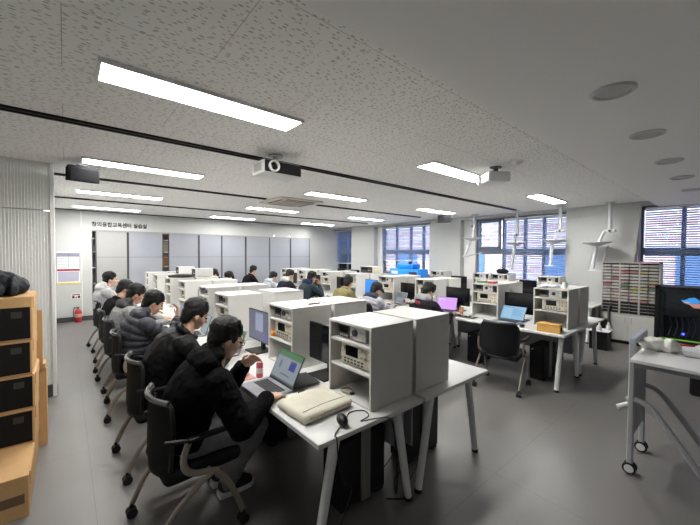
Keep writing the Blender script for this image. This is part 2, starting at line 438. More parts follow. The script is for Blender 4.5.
def projector(name, label, loc, rz, dark):
    t = thing(name, label, 'projector', loc, rz)
    b = MB().box((-.21, -.16, -.225), (.21, .11, -.095), .016, seg=2); obj('housing', b, mat('projector_white', (.68, .68, .67), .4), t)
    obj('ceiling_mount', MB().cyl((0, 0, -.10), (0, 0, -.01), .03).lathe([(.075, -.014), (.075, 0)])  .box((-.09, -.02, -.105), (.09, .02, -.085)), DARK if dark else STEEL, t)
    obj('front_grille', MB().box((-.20, -.168, -.214), (.20, -.155, -.104), .004), BLACK if not dark else GREYI, t)
    ln = obj('lens', MB().lathe([(.055, 0), (.055, .03), (.044, .034), (.042, .012), (.001, .008)], M=Matrix.Translation((-.11, -.165, -.158)) @ Matrix.Rotation(PI/2, 4, 'X')), TRIMW, t)
    obj('glass_eye', MB().lathe([(.041, .010), (.025, .02), (.001, .023)], M=Matrix.Translation((-.11, -.165, -.158)) @ Matrix.Rotation(PI/2, 4, 'X')), SCRD, ln)
    obj('side_vent', MB().box((-.214, -.11, -.20), (-.208, .05, -.12)), GREYI, t, 0)
    return t
projector('projector', 'white ceiling projector with black front and round lens, left of centre', (1.66, 3.14, ZC), 0, False)
pj = projector('projector', 'small white projector on dark round mount under the near ceiling', (3.77, 1.87, ZC), math.radians(-128), True)
for c in pj.children: pass
pj.scale = (.72, .9, .85)
def speaker(loc, rz, label, s=1.0):
    t = thing('wall_speaker', label, 'speaker', loc, rz, 'black speakers'); t.scale = (s, s, s)
    obj('cabinet', MB().prism([(-.11, 0), (.11, .03), (.09, .20), (-.09, .215)], (-.17, .17), 'x'), mat('speaker_black', (.006, .006, .007), .8, spec=.08), t, 0)
    obj('front_grille', MB().box((-.155, -.118, .02), (.155, -.108, .19), .004, M=Matrix.Rotation(math.radians(6), 4, 'X')), mat('speaker_black', ()), t)
    obj('bracket', MB().box((-.02, -.02, .19), (.02, .02, .24)).box((-.06, -.04, .235), (.06, .04, .25)), DARK, t)
    obj('badge', MB().box((-.05, -.121, .165), (.0, -.118, .18)), GREYI, t, 0)
speaker((.16, 4.80, 2.42), math.radians(8), 'black box speaker hung under the ceiling beside the ribbed panel', .80)
speaker((7.15, 4.83, 2.42), math.radians(-60), 'black speaker hung from the ceiling before the white column', .88)

# ------------------------------------------------------------------ back wall things
pb = thing('notice_board', 'white notice poster with red band and yellow foot on the back wall', 'poster', (.06, YB+.001, 1.27))
obj('board', MB().box((-.21, -.012, -.38), (.21, 0, .38), .003), PAPER, pb)
PUR = mat('print_lilac', (.25, .23, .34), .7); GRYL = mat('print_grey', (.14, .14, .19), .7); YEL = mat('print_yellow', (.70, .58, .08), .6)
q = MB(); q.box((-.20, -.014, .27), (.20, -.0125, .36)); obj('header', q, PUR, pb, 0)
q = MB()
for x in (-.205, 0, .20): q.box((x-.004, -.014, -.0), (x+.004, -.0125, .36))
for k in range(7): q.box((-.19, -.0135, .02+k*.034), (-.02, -.0125, .028+k*.034)); q.box((.02, -.0135, .02+k*.034), (.19, -.0125, .028+k*.034))
obj('table_lines', q, GRYL, pb, 0)
obj('red_band', MB().box((-.205, -.015, -.065), (.205, -.0125, -.02)), RED, pb, 0)
obj('yellow_foot', MB().box((-.205, -.015, -.37), (.205, -.0125, -.335)), YEL, pb, 0)
q = MB(); q.box((-.19, -.0138, -.32), (.19, -.0125, -.08)); obj('lower_print', q, mat('print_pale', (.40, .40, .50), .7), pb, 0)
sg = thing('wall_sign', 'small white safety sign with red and black marks above the extinguisher', 'sign', (.19, YB, .60))
obj('plate', MB().box((-.085, -.008, -.06), (.085, 0, .06), .002), PAPER, sg)
obj('red_mark', MB().box((-.075, -.010, .02), (.075, -.0085, .05)).box((-.02, -.010, -.045), (.02, -.0085, -.01)), mat('sign_dark_red', (.3, .04, .06), .6), sg, 0)
obj('black_mark', MB().box((-.075, -.010, -.05), (-.03, -.0085, .01)).box((.03, -.010, -.05), (.075, -.0085, .01)), BLACK, sg, 0)
fx = thing('fire_extinguisher', 'red fire extinguisher standing on the floor by the back wall', 'fire extinguisher', (.22, 10.16, 0))
obj('cylinder', MB().lathe([(.001, .0), (.07, .0), (.075, .015), (.075, .26), (.06, .31), (.03, .335), (.025, .35), (.001, .352)]), RED, fx)
obj('label_band', MB().lathe([(.0755, .13), (.0765, .14), (.0765, .21), (.0755, .22)], n=24), mat('ext_label', (.55, .35, .30), .6), fx)
obj('valve_handle', MB().box((-.015, -.015, .35), (.015, .015, .38)).box((-.10, -.01, .385), (.03, .01, .397)).box((-.09, -.01, .36), (.0, .01, .37)), BLACK, fx)
obj('hose', MB().tube(bez([(.02, 0, .365), (-.07, 0, .36), (-.10, 0, .28), (-.088, 0, .14)]), .009, 8), RUBBER, fx)

fx.scale = (.9, .9, .9)
# lettering
def text_mesh(name, s, size, m, M, parent=None, ext=.004):
    cu = bpy.data.curves.new(name, 'FONT'); cu.body = s; cu.size = size; cu.extrude = ext; cu.align_x = 'LEFT'; cu.align_y = 'BOTTOM'; cu.resolution_u = 3; cu.offset = .0035
    o = bpy.data.objects.new(name, cu); COL.objects.link(o)
    bpy.context.view_layer.update()
    me = bpy.data.meshes.new_from_object(o.evaluated_get(bpy.context.evaluated_depsgraph_get()))
    bpy.data.objects.remove(o); bpy.data.curves.remove(cu)
    xs = [v.co.x for v in me.vertices]; ys = [v.co.y for v in me.vertices]
    me.transform(M)
    r = link(bpy.data.objects.new(name, me)); me.materials.clear(); me.materials.append(m)
    if parent: r.parent = parent
    return r, (min(xs), max(xs), min(ys), max(ys))
tx, bb = text_mesh('wall_lettering', '창의융합교육센터 실습실', .125, BLACK, Matrix.Translation((.50, YB-.006, 2.265)) @ Matrix.Rotation(PI/2, 4, 'X'))
tag(tx, 'black Korean lettering on the wall above the sliding cabinet doors', 'lettering')
sx = 1.16/(bb[1]-bb[0]); tx.scale = (1, 1, 1)
for v in tx.data.vertices: v.co.x = .50 + (v.co.x-.50-bb[0])*sx

# sliding-door cabinet in the back wall
cb = thing('sliding_door_cabinet', 'wide built-in cabinet with grey frosted sliding doors along the back wall', 'cabinet', (.5, 10.36, 0))
DOOR = mat('frosted_grey', (.29, .305, .34), .35); DOOR1 = mat('frosted_warm', (.33, .335, .325), .35); PROF = mat('profile_dark', (.06, .062, .068), .4)
obj('carcass', MB().box((0.0, -.06, 2.165), (6.35, .34, 2.2)).box((0, .30, 0), (6.35, .33, 2.165)).box((0, -.04, 0), (6.35, .3, .05)), mat('cabinet_inside', (.30, .30, .30), .6), cb, 0)
sh = MB()
for z in (.45, .85, 1.25, 1.65, 1.98): obj('shelf', MB().box((.01, .04, z), (6.34, .30, z+.022)), TRIMW, cb, 0)
DX = [(.07, .74), (.74, 1.55), (1.68, 2.48), (2.48, 3.14), (3.14, 3.9), (3.9, 4.73), (4.73, 5.53), (5.53, 6.33)]
for k, (a, b) in enumerate(DX):
    d = obj('sliding_door', MB().box((a+.02, -.045 if k % 2 else -.03, .05), (b-.02, -.035 if k % 2 else -.02, 2.165)), DOOR1 if k == 0 else DOOR, cb, 0)
    y0 = -.05 if k % 2 else -.036
    obj('door_profile', MB().box((a, y0, .05), (a+.022, y0+.03, 2.165)).box((b-.022, y0, .05), (b, y0+.03, 2.165)).box((a, y0, 1.525), (b, y0+.012, 1.532)), PROF, d, 0)
BK = [mat('book_%d' % i, c, .7) for i, c in enumerate([(.35, .16, .06), (.06, .07, .12), (.45, .40, .32), (.12, .05, .04), (.10, .12, .10)])]
for k, (z, h, m_) in enumerate([(1.272, .30, 0), (1.672, .26, 2), (.872, .30, 4), (.472, .30, 1), (2.002, .13, 3)]):
    b = thing('storage_box', ['brown storage box', 'beige storage box', 'dark green storage box', 'navy storage box', 'dark brown storage box'][k] + ' on a shelf seen through the open gap between cabinet doors', 'box', (2.115, 10.52, z), 0, 'boxes in the back cabinet')
    obj('body', MB().box((-.07, -.1, 0), (.07, .1, h), .003), BK[m_], b); obj('lid', MB().box((-.073, -.103, h*.8), (.073, .103, h*.85)), BK[(m_+2) % 5], b, 0)
for k, x in enumerate([5.35, 5.92, 6.48]):
    lab = 'small round lit spotlight above the cabinet doors, %s' % ['leftmost of three', 'middle of three', 'rightmost of three'][k]
    if k == 0:
        SP = thing('spotlight', lab, 'spotlight', (x, YB-.05, 2.235), 0, 'spotlights above the cabinet')
        obj('cup', MB().lathe([(.028, .05), (.04, .0), (.036, .0), (.02, .04)]).box((-.01, .0, .02), (.01, .05, .04)), TRIMW, SP)
        obj('bulb', MB().ell((0, 0, .008), (.034, .034, .014)), emis('spot_bulb', (1, .95, .85), 8), SP)
    else: dup(SP, lab, (x, YB-.05, 2.235))

# ------------------------------------------------------------------ furniture
# desk: local x = depth .845, y = length 2.03
DP, DLN, ZD = .845, 2.035, .70
def make_desk(label, loc, rz, group):
    t = thing('desk', label, 'desk', loc, rz, group)
    h, l = DP/2-.004, DLN/2-.003
    obj('tabletop', MB().box((-h, -l, ZD-.028), (h, l, ZD), .003), DESKW, t)
    for sy in (-1, 1):
        for sx in (-1, 1):
            g = obj('leg', MB().tube([(sx*.245, sy*(l-.085), ZD-.035), (sx*.375, sy*(l-.085), .025)], [.030, .024], 16), LEGW, t)
            obj('foot_cap', MB().cyl((sx*.375, sy*(l-.085), .026), (sx*.380, sy*(l-.085), 0), .026, .026), RUBBER, g)
        obj('end_rail', MB().box((-.30, sy*(l-.085)-.022, ZD-.062), (.30, sy*(l-.085)+.022, ZD-.028), .004), LEGW, t)
    obj('long_rail', MB().box((-.03, -l+.12, ZD-.06), (.03, l-.12, ZD-.03), .003), LEGW, t)
    obj('modesty_panel', MB().box((h-.045, -l+.14, .30), (h-.03, l-.14, ZD-.03), .003), GREYP, t)
    return t
Y0 = [1.34, 3.38, 5.42, 7.46]
X_L1, X_L2, X_R1, X_R2, X_Q = .94+DP/2, 1.80+DP/2, 4.43+DP/2, 5.295+DP/2, 7.35+DP/2
ROWS = [('L1', X_L1, 0, 'left side of left desk row'), ('L2', X_L2, PI, 'right side of left desk row'),
        ('R1', X_R1, 0, 'left side of middle desk row'), ('R2', X_R2, PI, 'right side of middle desk row'), ('Q', X_Q, 0, 'row along the windows')]
DSK = None
for key, x, rz, nm in ROWS:
    for k, y in enumerate(Y0):
        yy = y + DLN/2 + (.44 if key == 'Q' else 0)
        lab = 'white desk with splayed legs, %s, %s from the camera' % (nm, ORD[k])
        if DSK is None: DSK = make_desk(lab, (x, yy, 0), rz, 'white workshop desks')
        else: dup(DSK, lab, (x, yy, 0), rz)

# equipment cubby: open towards local -x
CW, CD, CH = .42, .39, .505
def make_cubby(label, loc, rz):
    t = thing('equipment_cubby', label, 'cubby', loc, rz, 'white equipment cubbies')
    h, d, p = CW/2, CD/2, .018
    m = MB()
    m.box((-d, -h, 0), (d, -h+p, CH), .0015).box((-d, h-p, 0), (d, h, CH), .0015).box((-d, -h, CH-p), (d, h, CH), .0015)
    m.box((d-.012, -h+p, 0), (d-.001, h-p, CH-p)).box((-d+.003, -h+p, 0), (d, h-p, .012))
    obj('carcass', m, WHITE, t, 0)
    for z in (.195, .365):
        obj('shelf', MB().box((-d+.006, -h+p, z), (d-.012, h-p, z+p), .0015), WHITE, t, 0)
    for s in (-1, 1):
        obj('label_plate', MB().box((-d+.05, s*(h+.0008)-.0008, CH-.056), (-d+.105, s*(h+.0008)+.0008, CH-.036)), mat('label_pale', (.52, .52, .51), .5), t, 0)
    return t
ST = [1.43, 2.34, 3.46, 4.40, 5.50, 6.43, 7.53, 8.47]
CUB = None
CX = {'L1': 1.385+CD/2, 'L2': 1.80+.01+CD/2, 'R1': 4.85+CD/2, 'R2': 5.30+CD/2, 'Q': 7.55+CD/2}
CUBS = {}
for key, x, rz, nm in ROWS:
    sts = [2.40, 3.42, 3.86, 5.10] if key == 'Q' else ST
    for k, y in enumerate(sts):
        lab = 'white equipment cubby, %s, %s from the camera' % (nm, ORD[k]); x = CX[key] - (.10 if (key, k) == ('L1', 2) else 0)
        if CUB is None: CUB = c = make_cubby(lab, (x, y+CW/2, ZD), rz)
        else: c = dup(CUB, lab, (x, y+CW/2, ZD), rz)
        CUBS[key, k] = c
        
# bench instruments, fronts towards local -x
def make_scope(label, loc):
    t = thing('bench_oscilloscope', label, 'oscilloscope', loc, 0, 'cream bench instruments on the cubby shelves')
    obj('case', MB().box((-.11, -.16, .008), (.12, .16, .150), .010, seg=2), CREAM, t)
    obj('front_bezel', MB().box((-.122, -.157, .010), (-.108, .157, .148), .007), CREAM, t)
    obj('screen', MB().box((-.1245, -.015, .068), (-.121, .105, .135), .001), SCRD, t, 0)
    for y, z, r in [(-.125, .118, .014), (-.085, .118, .012), (-.05, .118, .012), (-.125, .08, .011), (-.085, .08, .011), (-.05, .08, .011), (-.125, .035, .016), (.12, .118, .012), (.135, .06, .010)]:
        obj('knob', MB().cyl((-.12, y, z), (-.138, y, z), r, r*.85, 12), CREAMK, t)
    b = MB()
    for k in range(6):
        for j in range(2): b.box((-.1245, .10-k*.033, .022+j*.02), (-.121, .10-k*.033+.02, .033+j*.02))
    obj('button_row', b, DARK, t, 0)
    for y in (-.13, .13): obj('foot', MB().cyl((-.08, y, 0), (-.08, y, .009), .012, n=10), RUBBER, t)
    return t
def make_gen(label, loc):
    t = thing('signal_generator', label, 'signal generator', loc, 0, 'grey signal generators on the top shelves')
    obj('case', MB().box((-.10, -.135, .006), (.12, .135, .098), .005), GREYI, t)
    obj('front_panel', MB().box((-.108, -.135, .007), (-.099, .015, .097), .003), mat('instrument_white', (.60, .60, .58), .4), t)
    obj('display_panel', MB().box((-.108, .018, .007), (-.099, .134, .097), .003), DARK, t)
    obj('display', MB().box((-.1105, .035, .04), (-.107, .118, .085), .001), SCRD, t, 0)
    for y, z, r in [(-.04, .055, .024), (-.10, .07, .010), (-.10, .03, .010), (-.01, .025, .007)]:
        obj('knob', MB().cyl((-.107, y, z), (-.122, y, z), r, r*.85, 14), DARK if r > .02 else GREYI, t)
    b = MB()
    for k in range(4): b.box((-.1105, .035+k*.022, .016), (-.107, .05+k*.022, .028))
    obj('button_row', b, GREYI, t, 0)
    return t
SC = GN = None
for key, nm in (('L1', 'left desk row'), ('R1', 'middle desk row'), ('Q', 'window desk row')):
    for k in range(8 if key != 'Q' else 4):
        c = CUBS[key, k]; x, y, z = c.location
        la = 'cream oscilloscope on the middle shelf, %s cubby from the camera, %s' % (ORD[k], nm)
        lb = 'grey signal generator on the top shelf, %s cubby from the camera, %s' % (ORD[k], nm)
        dy = .01*((k*7) % 5-2) - .025
        p1, p2 = (x-.045, y+dy, z+.213), (x-.05, y+.04+dy*.5, z+.383)
        if SC is None: SC = make_scope(la, p1); GN = make_gen(lb, p2)
        else: dup(SC, la, p1); dup(GN, lb, p2)

# monitors, screen towards local -x
def make_monitor(label, loc, rz=0, scr=None):
    t = thing('monitor', label, 'monitor', loc, rz, 'desk monitors')
    obj('back_shell', MB().prism([(-.215, .10), (.215, .10), (.215, .39), (-.215, .39)], (.002, .022), 'x').prism([(-.13, .16), (.13, .16), (.11, .34), (-.11, .34)], (.02, .045), 'x'), BLACK, t, 0)
    obj('bezel', MB().box((-.008, -.222, .095), (.004, .222, .395), .003), BLACK, t)
    obj('screen', MB().box((-.0095, -.214, .108), (-.0075, .214, .387)), scr or SCRD, t, 0)
    obj('neck', MB().box((.03, -.03, .01), (.055, .03, .22), .004), BLACK, t)
    obj('stand_base', MB().box((-.10, -.11, 0), (.10, .11, .012), .004), BLACK, t)
    return t
MON = None
GAPS = [(1.85, 2.34), (2.76, 3.46), (3.88, 4.40), (4.82, 5.50), (5.92, 6.43), (6.85, 7.53), (7.95, 8.47)]
BLUESCR = emis('screen_blue', (.02, .28, .9), 1.0)
LILSCR = emis('screen_slate', (.12, .13, .19), .8)
mons = []
for key, nm, x in (('L1', 'left desk row', 1.54), ('R1', 'middle desk row', 5.02)):
    for k, (a, b) in enumerate(GAPS):
        y = (a+b)/2
        what = 'black monitor with dark screen'
        if key == 'L1' and k == 1: what = 'monitor showing a grey blue desktop window'; y = 3.04
        if key == 'R1' and k == 3: what = 'monitor with a bright blue screen'
        lab = '%s, %s, %s from the camera' % (what, nm, ORD[k])
        if MON is None: MON = m_ = make_monitor(lab, (x, y, ZD))
        else: m_ = dup(MON, lab, (1.43 if (key, k) == ('L1', 1) else x, y, ZD))
        mons.append(m_)
        if (key, k) in (('L1', 1), ('R1', 3)):
            for c in m_.children:
                if c.name.startswith('screen'):
                    c.data = c.data.copy(); c.data.materials[0] = LILSCR if key == 'L1' else BLUESCR
                    if key == 'L1':
                        q = MB().box((-.0115, -.10, .20), (-.0098, .06, .37)); obj('window_pane', q, emis('screen_pale', (.28, .31, .42), .9), c, 0)
                        q = MB().box((-.0115, -.19, .13), (-.0098, -.04, .18)); obj('dialog_box', q, emis('screen_indigo', (.10, .10, .30), .9), c, 0)
for k, y in enumerate([3.0, 4.72, 8.75, 9.5]):
    dup(MON, 'black monitor on the window-side desk row, %s from the camera' % ORD[k], (7.66, y, ZD))

# laptops: base on table, opening towards local -x
def make_laptop(name_label, loc, rz, w=.33, d=.225, tilt=25, screens=(), base=SILVER, lidm=DARK, scr=None):
    t = thing('laptop', name_label, 'laptop', loc, rz)
    b = obj('base', MB().box((-d/2, -w/2, 0), (d/2, w/2, .016), .004), base, t)
    kb = MB()
    nr = 5
    for r in range(nr):
        for k in range(13):
            x0 = d/2-.035-(r+1)*.0215; y0 = -w/2+.03+k*(w-.06)/13
            kb.box((x0, y0, .0155), (x0+.018, y0+(w-.06)/13-.003, .0178))
    obj('keyboard', kb, KEYS, b, 0)
    obj('touchpad', MB().box((-d/2+.012, -.05, .0155), (-d/2+.075, .05, .0166)), mat('touchpad', (.28, .29, .31), .3), b, 0)
    M = Matrix.Translation((d/2-.006, 0, .016)) @ Matrix.Rotation(math.radians(tilt), 4, 'Y')
    l = obj('lid', MB().box((0, -w/2, 0), (.008, w/2, d-.005), .003, M=M), lidm, t)
    hh = d-.005
    obj('screen', MB().box((-.0015, -w/2+.008, .018), (0, w/2-.008, hh-.008), M=M), scr or emis('screen_grey', (.22, .27, .30), .85), l, 0)
    for (u0, v0, u1, v1, m_, nm) in screens:   # u: 0 left..1 right as the user sees it
        Yl = lambda u: (w/2-.008) - u*(w-.016); Zl = lambda v: .018 + v*(hh-.026)
        obj(nm, MB().box((-.0028, Yl(u1), Zl(v0)), (-.0012, Yl(u0), Zl(v1)), M=M), m_, l, 0)
    return t
GRN = emis('screen_green', (.02, .17, .03), .9); TEALS = emis('screen_teal', (.22, .30, .34), .85); NAVYS = emis('screen_navy', (.03, .03, .22), .9)
DKS = emis('screen_charcoal', (.10, .12, .14), .8)
make_laptop('silver laptop showing a grey page with green top bar, before the nearest student', (1.055, 2.145, ZD), 0, .335, .235, 27,
            [(.0, .88, 1, 1.0, GRN, 'title_bar'), (.0, .80, 1, .88, mat('x_', (.02, .02, .02)) if False else DKS, 'tool_bar'), (.62, .42, .86, .72, NAVYS, 'picture_pane'), (.62, .72, .86, .76, GRN, 'green_strip'), (.20, .38, .27, .66, DKS, 'figure_block'), (.36, .20, .74, .25, DKS, 'text_line'), (0, 0, 1, .06, DKS, 'task_bar')])
make_laptop('laptop with a green and teal page before the second student', (1.10, 3.16, ZD), math.radians(4), .32, .22, 22,
            [(0, .45, 1, .95, GRN, 'green_page'), (.1, .1, .9, .4, TEALS, 'lower_page')], lidm=SILVER)
make_laptop('open teal-backed laptop before the student in the slate puffer jacket', (1.12, 4.12, ZD), math.radians(-6), .32, .22, 18, lidm=mat('lid_teal', (.05, .12, .13), .4))
make_laptop('open dark laptop before the student in the grey jacket', (1.10, 5.05, ZD), math.radians(3), .32, .22, 18, lidm=mat('lid_teal', (.05, .12, .13), .4))
PINKS = emis('screen_pink', (.62, .30, .85), 1.0)
make_laptop('open laptop with a bright pink screen before the student in the varsity jacket', (4.72, 3.18, ZD), math.radians(14), .34, .235, 22, [(.05, .80, .4, .88, emis('screen_lilac', (.75, .5, .95), 1), 'title_bar')], scr=PINKS, lidm=BLACK)
SKYS = emis('screen_sky', (.18, .40, .62), .9)
make_laptop('open laptop with a light blue screen above the empty black chair', (4.72, 2.14, ZD), math.radians(0), .34, .235, 34,
            [(.06, .1, .45, .85, emis('screen_sky_pale', (.26, .48, .66), .9), 'page_column'), (.5, .3, .92, .8, emis('screen_sky_deep', (.14, .34, .55), .9), 'page_block')], scr=SKYS, lidm=BLACK)
make_laptop('tilted grey-screened laptop beside the student in the cap', (4.72, 4.22, ZD), math.radians(-8), .31, .22, 12, [(.1, .15, .9, .45, TEALS, 'lower_page'), (.1, .55, .5, .9, DKS, 'picture_pane')], scr=emis('screen_sage', (.20, .25, .24), .7), lidm=SILVER)

# PC towers under the desks
def make_pc(label, loc, rz=0):
    t = thing('pc_tower', label, 'computer', loc, rz, 'black PC towers under the desks')
    obj('case', MB().box((-.20, -.09, .02), (.20, .09, .45), .006), BLACK, t)
    obj('front_panel', MB().box((-.208, -.085, .025), (-.198, .085, .445), .004), BLACKM, t)
    obj('side_strap', MB().box((-.03, -.105, .015), (.05, -.088, .66), .004).box((.002, -.108, .02), (.012, -.103, .655)), mat('strap_grey', (.20, .20, .20), .4), t)
    obj('power_button', MB().cyl((-.207, .05, .40), (-.211, .05, .40), .010), GREYI, t)
    for a in (-.19, .12): obj('stand_foot', MB().box((a, -.085, 0), (a+.07, .085, .02)), RUBBER, t, 0)
    return t
PC = make_pc('black PC tower under the near end of the left desk row, below the beige pouch', (1.50, 1.70, 0))
k = 1
for lab, loc in [('black PC tower under the near end of the desk right of the grey panel', (2.22, 1.76, 0)), ('black PC tower under the near end of the middle desk row, below the tan box', (4.93, 1.75, 0)),
                 ('black PC tower under the second seat of the left desk row', (1.50, 2.66, 0)), ('black PC tower under the middle desk row beside the student in the varsity jacket', (4.93, 2.66, 0)),
                 ('black PC tower under the middle desk row, third from its near end', (4.93, 3.7, 0)), ('black PC tower behind the near end of the middle desk row', (5.75, 1.9, 0)), ('black PC tower under the window-side desk', (7.85, 1.75, 0))]:
    dup(PC, lab, loc, group='black PC towers under the desks')

# ------------------------------------------------------------------ chairs
MESHB = mat('chair_mesh', (.009, .009, .010), .8, bump=.4, bscale=400, spec=.2)
CHF = mat('chair_frame_grey', (.07, .07, .075), .22)
def make_chair(label, loc, rz):
    t = thing('office_chair', label, 'chair', loc, rz, 'black chairs on casters')
    obj('seat', MB().box((-.20, -.225, .375), (.24, .225, .455), .038, seg=3), MESHB, t)
    def bsec(z, back, hw, n=9):
        out = []
        for i in range(n):
            a = (i/(n-1)*2-1); out.append((back + .055*a*a, a*hw, z))
        return out
    lv = [(.41, -.205, .17), (.49, -.212, .205), (.58, -.208, .22), (.68, -.203, .222), (.76, -.203, .215), (.81, -.207, .185)]
    bm = MB(); rows = []
    for z, bk, hw in lv: rows.append([bm.bm.verts.new(p) for p in bsec(z, bk, hw)])
    rows2 = [[bm.bm.verts.new((v.co.x-.014, v.co.y, v.co.z)) for v in r] for r in rows]
    for A, fl in ((rows, 0), (rows2, 1)):
        for i in range(len(A)-1):
            for j in range(8): bm.bm.faces.new([A[i][j], A[i][j+1], A[i+1][j+1], A[i+1][j]])
    for i in range(len(rows)-1):
        bm.bm.faces.new([rows[i][0], rows[i+1][0], rows2[i+1][0], rows2[i][0]]); bm.bm.faces.new([rows[i][-1], rows[i+1][-1], rows2[i+1][-1], rows2[i][-1]])
    for j in range(8):
        bm.bm.faces.new([rows[0][j], rows[0][j+1], rows2[0][j+1], rows2[0][j]]); bm.bm.faces.new([rows[-1][j], rows[-1][j+1], rows2[-1][j+1], rows2[-1][j]])
    obj('backrest', bm, MESHB, t)
    L = [(bsec(z, bk-.007, hw)[0]) for z, bk, hw in lv]; R_ = [(bsec(z, bk-.007, hw)[-1]) for z, bk, hw in lv]
    top = bsec(lv[-1][0]+.008, lv[-1][1]-.007, lv[-1][2]); bot = bsec(lv[0][0], lv[0][1]-.007, lv[0][2])
    loop = L + top[1:-1] + R_[::-1]
    obj('back_rim', MB().tube(bez(loop, 3), .013, 8), BLACK, t)
    obj('top_rail', MB().tube(bez([(x-.006, y, z+.008) for x, y, z in top], 2), .016, 8), CHF, t)
    obj('lower_rail', MB().tube(bez(bot, 2), .014, 8), BLACK, t)
    for s in (-1, 1):
        y = s*.262
        obj('armrest', MB().box((-.10, y-.022, .615), (.23, y+.022, .640), .010, seg=2).tube([(-.09, y, .627), (-.20, y*.88, .64)], .012, 8), BLACK, t)
        fr = bez([(-.09, y, .615), (-.115, y, .54), (-.105, y, .475), (-.06, y, .435), (.02, y, .415), (.07, y, .40)], 5)
        obj('side_frame', MB().tube(fr, .019, 10, flat=.62, up=(0, 1, 0)).tube([(.03, y, .41), (.03, s*.20, .405)], .014, 8), BEIGEM, t)
        for pts in ([(.05, y-.0*s, .405), (-.06, y, .345), (-.18, y, .235), (-.265, y*.98, .075)], [(.05, y, .405), (.13, y, .30), (.185, y, .18), (.225, y*.98, .075)]):
            g = obj('leg', MB().tube(bez(pts, 5), .017, 10, flat=.62, up=(0, 1, 0)), BEIGEM, t)
            e = pts[-1]
            w = MB()
            for o_ in (-.016, .016): w.cyl((e[0], e[1]+o_-.009, .030), (e[0], e[1]+o_+.009, .030), .030, n=16)
            w.cyl((e[0], e[1], .03), (e[0], e[1], .085), .012, n=10).box((e[0]-.02, e[1]-.010, .028), (e[0]+.02, e[1]+.010, .06), .006)
            obj('caster', w, BLACK, g)
    return t

# ------------------------------------------------------------------ people
def remesh(mb, voxel, it=3, fac=.5, disp=None, target=None):
    me = mb.mesh('tmp')
    o = bpy.data.objects.new('tmp', me); COL.objects.link(o)
    m = o.modifiers.new('r', 'REMESH'); m.mode = 'VOXEL'; m.voxel_size = voxel; m.use_smooth_shade = True
    if it:
        s_ = o.modifiers.new('s', 'SMOOTH'); s_.factor = fac; s_.iterations = it
    if target:
        d_ = o.modifiers.new('d', 'DECIMATE'); d_.ratio = target
    bpy.context.view_layer.update()
    dg = bpy.context.evaluated_depsgraph_get()
    out = bpy.data.meshes.new_from_object(o.evaluated_get(dg))
    bpy.data.objects.remove(o); bpy.data.meshes.remove(me)
    if disp:
        a, sc = disp
        nn = [v.normal.copy() for v in out.vertices]
        for v, n_ in zip(out.vertices, nn):
            p = v.co*sc
            v.co += n_*a*(noise.noise(p) + .5*noise.noise(p*2.3))
    return out
def mesh_obj(name, me, m, parent):
    o = link(bpy.data.objects.new(name, me)); me.materials.clear(); me.materials.append(m)
    for p in me.polygons: p.use_smooth = True
    o.parent = parent; return o
def ik(a, c, l1, l2, pole):
    a = Vector(a); c = Vector(c); d = c-a; L = d.length
    if L > (l1+l2)*.995:
        c = a + d.normalized()*(l1+l2)*.995; d = c-a; L = d.length
    x = (l1*l1 - l2*l2 + L*L)/(2*L); h = math.sqrt(max(l1*l1-x*x, 0)); u = d.normalized()
    p = Vector(pole); p = (p-u*p.dot(u)).normalized()
    return a + u*x + p*h, c
def lerp(a, b, t): return a+(b-a)*t
def interp(tab, t):
    for (t0, v0), (t1, v1) in zip(tab, tab[1:]):
        if t <= t1:
            k = (t-t0)/(t1-t0); return [lerp(p, q_, k) for p, q_ in zip(v0, v1)]
    return tab[-1][1]

